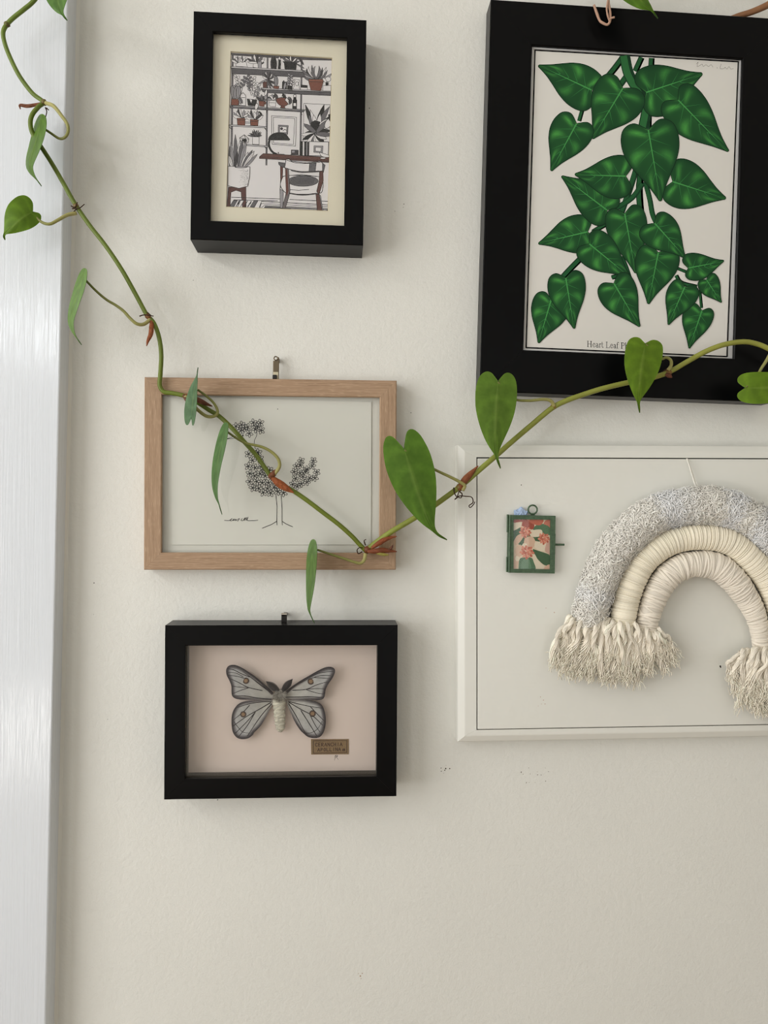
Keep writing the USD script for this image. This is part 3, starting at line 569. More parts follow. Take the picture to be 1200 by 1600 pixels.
dm = dbk + 0.007
Mc = np.array(at(438, 1085, dbk)); moth_loc = (Mc[0], -dbk, Mc[2])
tm_ = thing('moth', 'grey white mounted moth with black veined wings and four brown eyespots', 'moth', moth_loc)
Z6 = lambda x, y: (340 + x / 6.0, 1020 + y / 6.0)
def mp(x, y, d): q = at(*Z6(x, y), d); return q - np.array(moth_loc)
def wing(outline, root, lift, veins, spot, spotr, tip_dark, name='forewing'):
    o = smooth_path(outline + [outline[0]], 3)[:-1]
    P = Polygon(o).buffer(0)
    cx, cy = root
    N = 12
    mb = MB(); n = len(o)
    ctr = np.array(P.representative_point().coords[0])
    ctr = np.array(P.centroid.coords[0])
    line = LineString(list(o) + [o[0]])
    L = max(math.hypot(x - cx, y - cy) for x, y in o)
    def dep(x, y):
        r = math.hypot(x - cx, y - cy) / L
        return dbk + 0.0035 + lift * r + 0.0012 * math.sin(r * 3.0)
    verts, cols = [], []
    for j in range(N + 1):
        s = j / N
        for (x, y) in o:
            X, Y = ctr[0] + (x - ctr[0]) * s, ctr[1] + (y - ctr[1]) * s
            verts.append(mp(X, Y, dep(X, Y)))
            de = line.distance(Point(X, Y)); r = math.hypot(X - cx, Y - cy) / L
            edge = min(1, 1.35 * max(0, 1 - de / (18 + 30 * r)) ** 1.1) * min(1, .25 + 1.2 * r)
            nz = float(fbm(np.array([X / 26, Y / 26, .3]), 3))
            base = np.array([166, 166, 168]) * (0.86 + .28 * nz) + np.array([8, 4, -6]) * (1 - r)
            cols.append(lin(np.clip(base * (1 - edge) + np.array([34, 26, 32]) * edge, 0, 255)))
    f = []
    for j in range(N):
        for i in range(n):
            a, b = j * n + i, j * n + (i + 1) % n
            f.append((a, b, b + n, a + n))
    verts = np.array(verts)
    V = np.vstack([verts, verts + [0, 0.00025, 0]]); f = np.array(f)
    F = np.vstack([f, f[:, ::-1] + len(verts)])
    rim = np.array([(N * n + i, N * n + (i + 1) % n, N * n + (i + 1) % n + len(verts), N * n + i + len(verts)) for i in range(n)])
    w = obj(name, (V, np.vstack([F, rim])), m_wing, tm_, smooth=False, cd=np.vstack([cols, cols]))
    mb = MB()
    for vn in veins:
        *pts, wd = vn
        q = smooth_path([mp(x, y, dep(x, y) + .00012) for x, y in pts], 4)
        mb.add(*tube(q, np.linspace(1.0, .70 if wd < 10 else .22, len(q)) * wd * 1.05 / 6 * scale_at(dbk) / 2, 6, flat=.6))
    obj('veins', mb.mesh(), plain('moth_vein', (40, 32, 36), 0.6, 0.2), w, label='dark brown veins of the wing')
    sx, sy = spot
    q = MB()
    for rr, col, dz in ((spotr, (44, 30, 28), .0002), (spotr * .80, (84, 58, 44), .0003), (spotr * .55, (136, 108, 78), .0004)):
        a = np.arange(18) * 2 * math.pi / 18
        ring = np.array([mp(sx + rr * math.cos(t), sy + rr * math.sin(t), dep(sx, sy) + dz) for t in a]); c = mp(sx, sy, dep(sx, sy) + dz + .0001); bk = ring + [0, .0002, 0]
        v = np.vstack([ring, bk, [c]]); ff = [(i, (i + 1) % 18, 36) for i in range(18)] + [(18 + i, 18 + (i + 1) % 18, (i + 1) % 18) for i in range(18)] + [(18 + i, (i + 1) % 18, i) for i in range(18)]
        q.add(v, ff, lin(col))
    obj('eyespot', q.mesh(), m_wing, w, cd=q.cd())
wing([(520, 392), (430, 300), (340, 220), (260, 160), (190, 122), (140, 113), (100, 125), (80, 160), (85, 210), (110, 260), (128, 310), (130, 370), (140, 410), (185, 435), (280, 440), (400, 442), (490, 436), (528, 420)], (520, 400), .006,
     [[(515, 385), (430, 300), (340, 220), (240, 150), 26], [(515, 380), (420, 315), (330, 245), (235, 175), 14], [(300, 228), (220, 195), (150, 160), (92, 148), 7], [(270, 245), (180, 220), (95, 212), 6], [(420, 355), (290, 325), (190, 275), (110, 240), 7], [(290, 325), (210, 322), (140, 312), 6], [(290, 328), (210, 355), (140, 385), 6], [(505, 435), (380, 425), (260, 405), (150, 405), 8], [(240, 225), (170, 190), (100, 182), 5]], (265, 262), 30, 0)
wing([(622, 392), (700, 325), (800, 255), (900, 190), (1000, 140), (1060, 132), (1095, 150), (1100, 185), (1075, 240), (1040, 290), (1015, 340), (1005, 400), (990, 430), (955, 443), (850, 440), (740, 438), (660, 432), (625, 418)], (620, 400), .006,
     [[(625, 388), (700, 325), (800, 255), (940, 172), 26], [(640, 372), (720, 312), (820, 258), (920, 195), 13], [(860, 232), (950, 190), (1080, 175), 7], [(880, 240), (960, 215), (1060, 212), 6], [(900, 232), (980, 236), (1060, 242), 6], [(700, 352), (830, 342), (930, 300), (1030, 272), 7], [(830, 342), (930, 336), (1015, 338), 6], [(830, 345), (920, 375), (1000, 388), 6], [(640, 415), (760, 414), (880, 412), (985, 420), 8]], (874, 268), 31, 0)
wing([(524, 440), (470, 442), (380, 446), (280, 452), (215, 468), (170, 505), (140, 560), (130, 620), (132, 690), (145, 750), (180, 795), (230, 810), (290, 800), (330, 770), (345, 745), (400, 690), (460, 590), (505, 500), (528, 462)], (525, 450), .003,
     [[(510, 455), (400, 462), (290, 480), (180, 515), 7], [(300, 490), (240, 555), (140, 635), 7], [(500, 465), (380, 535), (270, 598), (140, 690), 8], [(355, 555), (270, 650), (165, 755), 7], [(350, 560), (280, 680), (195, 790), 7], [(505, 478), (400, 600), (280, 780), 8], [(150, 640), (185, 690), (240, 745), (340, 752), 5]], (240, 577), 29, 0, 'hindwing')
wing([(648, 450), (700, 442), (800, 440), (880, 450), (950, 470), (990, 510), (1010, 580), (1015, 650), (1000, 730), (965, 785), (910, 800), (850, 790), (810, 760), (770, 720), (720, 640), (680, 550), (650, 485)], (648, 452), .003,
     [[(660, 455), (760, 480), (880, 505), (985, 520), 7], [(870, 505), (930, 570), (1000, 640), 7], [(665, 462), (780, 530), (890, 590), (985, 680), 8], [(780, 540), (850, 650), (930, 780), 8], [(665, 475), (740, 600), (830, 770), 8], [(870, 590), (910, 670), (960, 745), 6], [(805, 752), (880, 748), (940, 710), (980, 640), 5]], (890, 570), 31, 0, 'hindwing')
def blob(cx, cy, rx, ry, ry_depth, d, col, seed=0, amp=.12, n=3):
    s = trimesh.creation.icosphere(n); v = s.vertices.copy()
    v *= (1 + amp * (fbm(v * 3.1 + seed, 3)[:, None] - .5) * 2)
    k = scale_at(d) / 6; c = mp(cx, cy, d)
    return np.stack([c[0] + v[:, 0] * rx * k, c[1] + v[:, 1] * ry_depth, c[2] + v[:, 2] * ry * k], 1), s.faces, col
prof_ = [(430, 40), (455, 52), (500, 50), (540, 46), (580, 47), (620, 44), (660, 42), (700, 37), (725, 30), (745, 8)]
pts = smooth_path([(575 + (y - 430) * .045, y, r) for y, r in prof_], 7)
seg = np.array([1 + .07 * math.cos((y - 440) / 38 * 2 * math.pi) for y in pts[:, 1]])
v, f = tube(np.array([mp(x, y, dbk + .0054) for x, y, r in pts]), pts[:, 2] * 1.13 * seg / 6 * scale_at(dbk), 18, flat=.62)
nz = fbm(v * 900, 3)[:, None]; sh = np.clip((nz - .35) * 2.2, 0, 1)
obj('abdomen', (v + (nz - .5) * .0004, f), m_fur, tm_, smooth=True, cd=lin((232, 226, 208)) * (1 - .5 * (1 - sh)) , label='cream ringed abdomen')
mb = MB()
for a in ((585, 402, 62, 45, .0042, 1), (590, 362, 30, 22, .003, 2)): mb.add(*blob(*a[:5], dbk + .0058, lin((128, 123, 116)), a[5]))
th = obj('thorax', mb.mesh(), m_fur, tm_, smooth=True, cd=mb.cd())
hb = MB()
for i in range(420):
    a, r = R_.uniform(0, 2 * math.pi), R_.uniform(.2, 1.0) ** .6
    x, y = 585 + 60 * r * math.cos(a), 402 + 48 * r * math.sin(a)
    L = R_.uniform(14, 34); dz = .0042 * math.sqrt(max(0, 1 - r * r))
    p0 = mp(x, y, dbk + .0065 + dz); p1 = mp(x + L * math.cos(a) * .8, y + L * math.sin(a) * .8 + 8, dbk + .0072 + dz)
    hb.add(*tube(np.array([p0, (p0 + p1) / 2 + [0, -.0003, 0], p1]), [.00013, .0001, .00003], 3, False), lin(((165, 160, 152), (120, 112, 106), (196, 190, 178))[i % 3]))
obj('fur', hb.mesh(), m_fur, th, cd=hb.cd(), kind='stuff')
def antenna(p0, p1, w, side):
    a, b = np.array(p0, float), np.array(p1, float); dv = (b - a); L = np.hypot(*dv); dv /= L; nv = np.array([-dv[1], dv[0]])
    mb = MB(); c0 = [mp(*(a + dv * L * t), dbk + .0075 + .004 * t) for t in np.linspace(0, 1, 8)]
    mb.add(*tube(np.array(c0), np.linspace(.0006, .0002, 8), 6))
    for i in range(22):
        t = i / 21; q = a + dv * L * t; ww = w * math.sin(math.pi * min(1, .12 + .88 * t) ** .8) + 2
        for s in (-1, 1):
            e = q + nv * s * ww * .55 + dv * ww * .35
            p, r = mp(*q, dbk + .0075 + .004 * t), mp(*e, dbk + .0068 + .004 * t)
            mb.add(*tube(np.array([p, (p + r) / 2 + [0, -.0002, 0], r]), [.00045, .00042, .0002], 5))
    obj('antenna', mb.mesh(), plain('antenna_dark', (42, 36, 38), 0.7, 0.2), tm_, label='dark feathery antenna')
antenna((578, 362), (457, 270), 62, -1); antenna((606, 358), (700, 248), 58, 1)

# specimen card
S9 = lambda x, y: (470 + x / 9.231, 1140 + y / 9.231)
lc = at(*S9(418, 248), dbk)
F4 = Fr(lc[0], lc[2], 0.0)
tl = thing('specimen_label', 'brown paper specimen label with handwritten capitals below the moth', 'label', F4.c)
obj('card', sheet(F4, [S9(x, y) for x, y in ((147, 139), (690, 137), (690, 355), (150, 360))], dbk + .0005, .0004), plain('kraft_card', (134, 110, 80), 0.85, 0.15), tl)
C = Art(F4, dbk + .0005, S9)
INK = (62, 34, 26)
C.line([(180, 162), (664, 156), (662, 330), (182, 342), (180, 162)], .9, INK)
GL = {'C': [[(.95, .12), (.5, 0), (.08, .35), (.1, .75), (.5, 1), (.95, .86)]], 'E': [[(.85, 0), (.1, .04), (.12, .98), (.85, .96)], [(.1, .5), (.7, .48)]], 'R': [[(.1, 1), (.1, 0), (.75, .08), (.78, .4), (.15, .52), (.9, 1)]],
      'A': [[(0, 1), (.5, 0), (.95, 1)], [(.2, .62), (.78, .6)]], 'N': [[(.05, 1), (.08, 0), (.88, 1), (.9, 0)]], 'H': [[(.08, 0), (.1, 1)], [(.85, 0), (.85, 1)], [(.1, .5), (.85, .5)]], 'I': [[(.5, 0), (.5, 1)]],
      'P': [[(.1, 1), (.1, 0), (.8, .1), (.78, .45), (.12, .55)]], 'O': [[(.5, 0), (.08, .4), (.3, .98), (.8, .85), (.88, .3), (.5, 0)]], 'L': [[(.1, 0), (.1, 1), (.9, .95)]]}
def hand(txt, x, y, w, h, dy=0, c=INK, lw=.95):
    for i, ch in enumerate(txt):
        for st in GL[ch]: C.line([(x + i * w + a * w * .78, y + i * dy + b * h) for a, b in st], lw, c)
hand('CERANCHIA', 208, 192, 44.5, 50, -.6); hand('APOLLINA', 242, 268, 43, 46, -1)
C.line([(604, 305), (608, 280), (628, 284), (622, 306), (606, 300)], 1.2, INK); C.line([(632, 276), (636, 306)], 1.2, INK)
C.build('lettering', tl)
mk = Art(F4, dbk, S9)
for p in ([(482, 448), (490, 385), (500, 372)], [(500, 372), (505, 410), (488, 412)], [(515, 370), (518, 410), (535, 440)], [(515, 400), (530, 378)], [(488, 392), (530, 388)]): mk.line(p, .55, (70, 66, 64))
mbk = mk.mesh(); v, f = mbk.mesh()
obj('pencil_monogram', (v + F4.c - F3.c, f), m_print, t3, cd=mbk.cd(), label='tiny pencilled monogram under the label')

# ------------------------------------------------------------------ big black frame with the leaf print
F5 = Fr(0.2986, 0.3191, -0.0145)
wi, hi, mg, D5 = 0.2215, 0.3114, 0.0440, 0.0235
W5, H5 = wi + 2 * mg, hi + 2 * mg
t5 = thing('picture_frame', 'large wide black frame with a printed heart leaf plant on white', 'picture frame', F5.c, F5.a)
rails(t5, W5, H5, box_profile(mg, D5, ch=.0009, lip=0.001), m_black)
d5 = D5 - .0045
q5 = [(832, 75), (1157, 93), (1145, 562), (815, 547)]
b5 = [(834.5, 78), (1155, 96), (1141.5, 559.5), (819.5, 544.5)]
pr5 = obj('print', bx(-wi / 2 - .003, wi / 2 + .003, -d5 + .0004, -d5 + .0014, -hi / 2 - .003, hi / 2 + .003), plain('poster_paper', (222, 219, 212), 0.75, 0.25), t5, label='white poster with a thin black border line')
Z5 = lambda x, y: (820 + x / 3.529, 80 + y / 3.529)
E_ = Art(F5, d5, lambda x, y: (x, y))
def ringpts(a, b, c, e): return [a, b, c, e, a]
E_.poly([(837, 79.5), (1152.5, 97.5), (1134.5, 556), (823.5, 542)], (222, 219, 212))
E_.line(ringpts((836, 78.5), (1153.5, 96.5), (1136, 557.2), (822, 543.2)), 2.0, (22, 22, 24), cap='square')
E_.build('border_line', pr5, label='thin black line around the poster')
mb = MB()
sl = sheet(F5, [(830, 73), (1159, 91), (1147.5, 564.5), (813, 549.5)], d5 + .0012, .0012, cut=[(833.6, 76.2), (1156, 94.3), (1138.5, 559.6), (819.5, 545.4)])
obj('liner', sl, plain('silver_liner', (196, 196, 196), 0.4, 0.5), t5, label='pale silvery liner inside the frame opening')
E = Art(F5, d5, lambda x, y: Z5(x, y))
SG, SD = (32, 86, 48), (20, 56, 34)
def stem(pts, w, c=SG, T=0):
    if T: pts = [(x, y + 811.7) for x, y in pts]
    E.line(pts, w / 3.529, SD, sm=5, cap='flat'); E.line([(x - w * .1, y) for x, y in pts], w * .62 / 3.529, c, sm=5, cap='flat')
top = 34
for a in ([[(645, top), (610, 110)], 34], [[(545, top - 5), (500, 90), (455, 145)], 36], [[(575, 120), (520, 195)], 34], [[(700, top + 4), (690, 220), (682, 430)], 34], [[(330, 280), (300, 385)], 24], [[(645, 640), (632, 760), (640, 900)], 40], [[(665, 720), (690, 820), (705, 900), (735, 965)], 30], [[(615, 650), (580, 760), (530, 900)], 34], [[(650, 730), (590, 810), (490, 875)], 30]): stem(*a)
for a in ([[(450, 140), (375, 185)], 28], [[(310, 330), (260, 380), (212, 432)], 34], [[(480, 436), (520, 425)], 26], [[(535, 320), (560, 380), (580, 440)], 24], [[(840, 385), (890, 405)], 18], [[(835, 425), (865, 465), (950, 488)], 24], [[(965, 505), (975, 605)], 18]): stem(*a, T=1)
stem([(550, 25), (575, 130), (640, 240), (672, 310), (655, 420)], 62, (46, 106, 58))
mesh_leaves = []
TPL = [(0, 0), (-.05, .16), (-.115, .42), (-.105, .68), (-.03, .9), (.12, 1.0), (.3, .96), (.48, .78), (.64, .53), (.78, .31), (.88, .18), (.95, .095), (.99, .05), (1.0, 0)]
half = smooth_path(TPL, 3)
lay = [0]
def leaf_art(bxy, txy, wa, wb, bend=0.0, y6=False, lob=1.0):
    o = 811.7 if y6 else 0
    b, t = np.array([bxy[0], bxy[1] + o], float), np.array([txy[0], txy[1] + o], float)
    dv = t - b; L = np.hypot(*dv); dv /= L; nv = np.array([-dv[1], dv[0]])
    lay[0] += 1; y = -d5 - 3e-5 * (lay[0] + 6)
    n, K_ = len(half), 9
    V, Cc, Fc = [], [], []
    for s, w in ((1, wa), (-1, wb)):
        base = len(V)
        for i, (u, q) in enumerate(half):
            um = i / (n - 1)
            for k in range(K_):
                r = (k / (K_ - 1))
                uu = um * (1 - r) + u * r * 1.0 if u > 0 else um * (1 - r) + u * lob * r
                pt = b + dv * L * uu + nv * (s * w * q * r + bend * L * math.sin(math.pi * min(max(uu, 0), 1)))
                X, Zc = F5.xz(*Z5(*pt), d5)
                V.append((X, y, Zc))
                # printed shading of the leaf: ribs run out and forward from the midrib
                ph = (um * 4.3 - r * .95 + (.12 if s > 0 else 0)) % 1.0
                rib = math.exp(-((ph - .5) / .17) ** 2)
                light = .20 + .95 * rib * math.exp(-((r - .58) / .32) ** 2) + .10 * (1 - r)
                light *= (1 - .82 * max(0, (r - .80) / .2)) * (1 - .35 * um)
                light *= .75 if s < 0 else 1.0
                c = np.array([20, 60, 34]) * (1 - light) + np.array([74, 152, 68]) * light
                Cc.append(lin(np.clip(c, 0, 255)))
        for i in range(n - 1):
            for k in range(K_ - 1):
                a = base + i * K_ + k
                Fc.append((a, a + 1, a + K_ + 1, a + K_))
    V, Fc = np.array(V), np.array(Fc)
    # outline and ribs
    mb = MB(); mb.add(V, Fc, np.array(Cc))
    def pt(u, q, s, w): p = b + dv * L * u + nv * (s * w * q + bend * L * math.sin(math.pi * min(max(u, 0), 1))); return F5.xz(*Z5(*p), d5)
    def flat(g, yy, c):
        for G_ in (g.geoms if hasattr(g, 'geoms') else [g]):
            v, f = trimesh.creation.triangulate_polygon(G_, engine='earcut'); mb.add(np.stack([v[:, 0], np.full(len(v), yy), v[:, 1]], 1), f, lin(c))
    k = scale_at(d5)
    ol = [pt(u, q, 1, wa) for u, q in half] + [pt(u, q, -1, wb) for u, q in half[::-1]]
    flat(LineString(ol).buffer(.45 * k, quad_segs=2), y - 1e-5, (14, 40, 24))
    ribs = []
    def taper(p0, p1, c0, w0):
        m_ = [(p0[0] + (p1[0] - p0[0]) * t_, p0[1] + (p1[1] - p0[1]) * t_) for t_ in (0, .5, 1)]
        dx, dz = p1[0] - p0[0], p1[1] - p0[1]; l = math.hypot(dx, dz) + 1e-12; nx, nz = -dz / l * w0, dx / l * w0
        return Polygon([(p0[0] + nx, p0[1] + nz), (p0[0] - nx, p0[1] - nz), (m_[1][0] - nx * .6, m_[1][1] - nz * .6), p1, (m_[1][0] + nx * .6, m_[1][1] + nz * .6)]).buffer(0)
    sub = []
    for s, w in ((1, wa), (-1, wb)):
        for j, um in enumerate((.05, .12, .28, .44, .6)):
            q = (.62, .72, .62, .42, .22)[j]; uu = um + (-.02, .16, .2, .2, .18)[j]
            sub.append(taper(pt(um, 0, s, w), pt(uu, q, s, w), 0, .55 * k * min(1, L / 200)))
    flat(unary_union(sub), y - 1e-5, (50, 122, 62))
    flat(taper(pt(0, 0, 1, wa), pt(.93, 0, 1, wa), 0, 1.15 * k * min(1, L / 220)), y - 1.6e-5, (72, 150, 78))
    v, f = mb.mesh()
    obj('printed_leaf', (v, f), m_print, leafs, cd=mb.cd())
sm = E.mesh()
leafs = obj('printed_vine', sm.mesh(), m_print, t5, cd=sm.cd(), label='printed dark green stems of the leaf poster')
for a in (((668, 228), (978, 124), 150, 138, .02), ((368, 215), (75, 80), 107, 136, .03), ((540, 205), (372, 482), 140, 152, 0), ((285, 400), (145, 660), 118, 115, .02), ((845, 270), (1122, 552), 128, 124, .03), ((815, 720), (1107, 812), 128, 142, .02)): leaf_art(*a)
leaf_art((345, 185), (75, 250), 102, 112, .03, True)
leaf_art((452, 877), (203, 690), 108, 112, .02)
leaf_art((555, 690), (276, 680), 118, 122, -.03)
leaf_art((680, 435), (747, 827), 160, 158, 0)
for a in (((550, 85), (610, 412), 115, 112, 0), ((355, 252), (578, 434), 106, 104, 0), ((735, 300), (680, 582), 114, 126, .02), ((715, 138), (882, 328), 118, 92, -.03), ((145, 558), (75, 797), 96, 112, 0), ((225, 440), (272, 718), 105, 104, .02), ((490, 470), (632, 707), 110, 104, .02), ((900, 385), (1095, 345), 72, 82, .05), ((1000, 450), (1082, 574), 60, 62, .03), ((975, 620), (905, 827), 92, 74, .02), ((880, 490), (790, 697), 78, 92, .03)): leaf_art(*a, y6=True)
# serif caption and faint signature
SER = {'H': ([('V', .18, 0, 1), ('V', .82, 0, 1), ('h', .18, .82, .5)], 1.0, [(.18, 0), (.82, 0), (.18, 1), (.82, 1)]), 'L': ([('V', .2, 0, 1), ('h', .2, .85, 0), ('v', .85, 0, .28)], .85, [(.2, 0), (.2, 1)]), 'P': ([('V', .2, 0, 1), ('a', .2, .5, 1, .62)], .8, [(.2, 0), (.2, 1)])}
def caption(txt, x, y, h, k, col=(24, 23, 24)):
    Wd, Th = .95, .5
    def L(pts, w): Q.line([(x + a * h, y - b * h) for a, b in pts], w, col)
    def bowl(cx, cy, rx, ry, a0=0, a1=360):
        p = [(cx + rx * math.cos(math.radians(t)), cy + ry * math.sin(math.radians(t))) for t in np.linspace(a0, a1, 14)]
        L(p, .75)
    xh = .66
    for ch in txt:
        if ch == ' ': x += .38 * h; continue
        if ch == 'H':
            for u in (.18, .72): L([(u, 0), (u, 1)], Wd); L([(u - .14, 0), (u + .14, 0)], Th); L([(u - .14, 1), (u + .14, 1)], Th)
            L([(.18, .5), (.72, .5)], Th); adv = .98
        elif ch == 'L': L([(.18, 0), (.18, 1)], Wd); L([(.04, 1), (.32, 1)], Th); L([(.04, 0), (.66, 0), (.68, .26)], Th); adv = .78
        elif ch == 'P': L([(.18, 0), (.18, 1)], Wd); L([(.04, 0), (.32, 0)], Th); L([(.04, 1), (.4, 1), (.62, .9), (.62, .62), (.4, .5), (.18, .5)], .7); adv = .74
        elif ch == 'e': bowl(.26, xh / 2, .2, xh / 2, 15, 320); L([(.07, xh * .55), (.45, xh * .55)], Th); adv = .56
        elif ch == 'a': L([(.08, xh * .85), (.22, xh), (.36, xh * .85), (.36, .08), (.46, 0)], .8); bowl(.22, .18, .16, .18); adv = .54
        elif ch == 'r': L([(.14, 0), (.14, xh)], Wd); L([(.04, 0), (.26, 0)], Th); L([(.14, xh * .7), (.28, xh), (.38, xh * .92)], .7); adv = .42
        elif ch == 't': L([(.15, .95), (.15, .1), (.26, 0), (.34, .08)], .8); L([(.02, xh), (.32, xh)], Th); adv = .38
        elif ch == 'f': L([(.14, 0), (.14, .85), (.26, 1.05), (.4, .98)], .8); L([(.02, xh), (.32, xh)], Th); L([(.04, 0), (.28, 0)], Th); adv = .36
        elif ch in 'hn':
            L([(.12, 0), (.12, 1.05 if ch == 'h' else xh)], Wd); L([(.12, xh * .75), (.28, xh), (.42, xh * .8), (.42, 0)], .8); L([(.03, 0), (.22, 0)], Th); L([(.34, 0), (.52, 0)], Th); adv = .58
        elif ch == 'i': L([(.13, 0), (.13, xh)], Wd); L([(.03, 0), (.23, 0)], Th); L([(.13, .9), (.135, .92)], 1.0); adv = .3
        elif ch == 'l': L([(.13, 0), (.13, 1.05)], Wd); L([(.03, 0), (.23, 0)], Th); adv = .3
        elif ch == 'o': bowl(.26, xh / 2, .22, xh / 2); adv = .56
        elif ch == 'd': bowl(.24, xh / 2, .19, xh / 2); L([(.43, 1.05), (.43, 0)], Wd); adv = .58
        x += adv * h
Q = Art(F5, d5 + .00004, lambda x, y: (x, y))
SL = 6.0 / 121
class _S: pass
_T = Q.T; Q.T = lambda x, y: (x, y + (x - 917) * SL)
caption('Heart Leaf Philodendron', 917, 541.8, 9.0, 1)
Q.T = _T
Q.build('lettering', pr5, label='small black serif caption')
Q = Art(F5, d5 + .00004, lambda x, y: (x, y))
for pts in ([(1088, 100), (1091, 97), (1089, 104), (1094, 102), (1097, 100), (1099, 104), (1103, 101), (1107, 104), (1111, 101), (1114, 105)], [(1120, 105), (1121, 107)], [(1127, 100), (1125, 107), (1131, 107), (1133, 105), (1136, 108), (1139, 104), (1142, 108), (1146, 107)]): Q.line(pts, .5, (120, 118, 112), sm=3)
Q.build('signature', pr5, label='faint pencil signature in the upper corner')

# ------------------------------------------------------------------ hooks that show above two of the frames
def hook(px, py0, py1, w, d, style, label):
    top, bot = at(px, py0, d), at(px, py1, d); k = scale_at(d)
    t = thing('wall_hook', label, 'hook', (bot[0], 0, bot[2]))
    H = top[2] - bot[2]; hw = w * k / 2
    if style == 0:
        pl = rbx(-hw, hw, -d, -d + .0012, -.006, H * .80, .0004); obj('strap', pl, m_steel, t, label='brownish steel strap')
        hd = trimesh.creation.torus(hw * .62, hw * .2, 18, 8); hd.apply_transform(trimesh.transformations.rotation_matrix(math.pi / 2, (1, 0, 0))); hd.apply_translation((-hw * .1, -d - .0002, H * .90))
        obj('nail_loop', hd, m_steel, t)
        obj('shank', rbx(hw * .3, hw * .95, -d, -.0001, H * .78, H * .96, .0004), m_steel, t)
        obj('lip', rbx(-hw * .85, hw * .85, -d - .0012, -d + .0002, -.001, H * .30, .0005), plain('pale_lip', (206, 196, 168), .5, .3), t, label='pale lower face of the hook')
        obj('tab', rbx(-hw * 1.05, hw * .45, -d - .0042, -d - .0010, -.001, H * .155, .0010), m_darksteel, t, label='black rounded tab of the hook')
    else:
        obj('strap', rbx(-hw, hw, -d, -d + .002, -.004, H * .72, .0004), m_darksteel, t, label='black lower plate')
        cyl = trimesh.creation.cylinder(hw * .55, 2 * hw * .98, sections=20); cyl.apply_transform(trimesh.transformations.rotation_matrix(math.pi / 2, (0, 1, 0))); cyl.apply_translation((0, -d + .0005, H * .82)); obj('roller', cyl, m_chrome, t, label='shiny steel bend at the top')
        obj('shank', rbx(-hw * .4, hw * .9, -d + .001, -.0001, H * .55, H * .9, .0005), m_darksteel, t)
hook(431.0, 556.5, 592, 9.2, .010, 0, 'flat brown steel hook with ringed nail above the oak frame')
hook(443.8, 957.5, 972, 8.6, .012, 1, 'short black and silver hook above the moth frame')

# ------------------------------------------------------------------ white board with a narrow dark seam
al = 0.0145
c0 = np.array([0.1223, 0, -0.0853]); PW, PH, PD = 0.56, 0.3060, 0.020
cc = c0 + np.array([math.cos(al) * PW / 2, 0, math.sin(al) * PW / 2])
F6 = Fr(cc[0], cc[2], al)
tp = thing('white_panel', 'cream white painted panel with dark seam around its inner board, lower right', 'panel', F6.c, F6.a)
sl_, st_, sb_ = 0.0196, 0.0138, 0.0134
def cham(x0, x1, z0, z1, sides, ch=.005, D=PD):
    """a rail with its outer edge eased"""
    t = bx(x0, x1, -D, 0, z0, z1)
    m = m3.Manifold.cube((x1 - x0, D, z1 - z0)).translate((x0, -D, z0))
    return t
prf = [(0, 0), (0, -PD + .0042), (.0008, -PD + .0030), (.0066, -PD + .0002), (.0078, -PD)]
def prail(w): return prf + [(w - .0002, -PD), (w, -PD + .0002), (w, 0)]
def rail2(side, w, lo, hi_):
    P = prail(w); n = len(P)
    return P
g_ = 0.0011
# left stile, top rail, bottom rail, right stile: one mitred ring, mitres filled by paint
P = np.array(prf + [(sl_ - g_ / 2, -PD), (sl_ - g_ / 2, 0)])
x0, x1, z0, z1 = -PW / 2, PW / 2, -PH / 2, PH / 2
def ring_rail(i0, i1, j0, j1):
    pass
def rail_mesh(side):
    wid = {0: st_, 1: sl_, 2: sb_, 3: sl_}[side] - g_ / 2
    ex0, ex1 = {0: (sl_, sl_), 1: (st_, sb_), 2: (sl_, sl_), 3: (sb_, st_)}[side]
    pr_ = [(0, 0), (0, -PD + .0042), (.0008, -PD + .0030), (.0066, -PD + .0002), (.0078, -PD), (wid, -PD), (wid, 0)]
    rows = []
    for s, e in ((0, ex0 - g_ / 2), (1, ex1 - g_ / 2)):
        for a, y in pr_:
            b = a / wid * e if a > .0078 else a
            rows.append((a, y, b))
    L = PW if side in (0, 2) else PH
    v = []
    n = len(pr_)
    for k, (a, y, b) in enumerate(rows):
        u = b - L / 2 + 5e-5 if k < n else L / 2 - b - 5e-5
        T_ = (PH if side in (0, 2) else PW) / 2 - a
        v.append({0: (u, y, T_), 1: (-T_, y, -u), 2: (-u, y, -T_), 3: (T_, y, u)}[side])
    f = [(k, (k + 1) % n, n + (k + 1) % n, n + k) for k in range(n)]
    F = [(a, b, c) for a, b, c, d in f] + [(a, c, d) for a, b, c, d in f]
    for k in range(1, n - 1): F += [(0, k, k + 1), (n, n + k + 1, n + k)]
    return np.array(v, float), np.array(F)
for s in range(4): obj('panel_rail', rail_mesh(s), m_board, tp)
ib = rbx(-PW / 2 + sl_ + g_ / 2, PW / 2 - sl_ - g_ / 2, -PD + .0002, -.002, -PH / 2 + sb_ + .0003, PH / 2 - st_ - g_ / 2, .0004)
pb = obj('inner_board', ib, m_board, tp)
obj('seam_backing', bx(-PW / 2 + .012, PW / 2 - .012, -.0018, 0, -PH / 2 + .009, PH / 2 - .009), plain('seam_dark', (70, 62, 54), .9, .1), tp, label='dark recess that shows as the seam')
class _Off:
    def __init__(s, p): s.p = p
hole = MB()
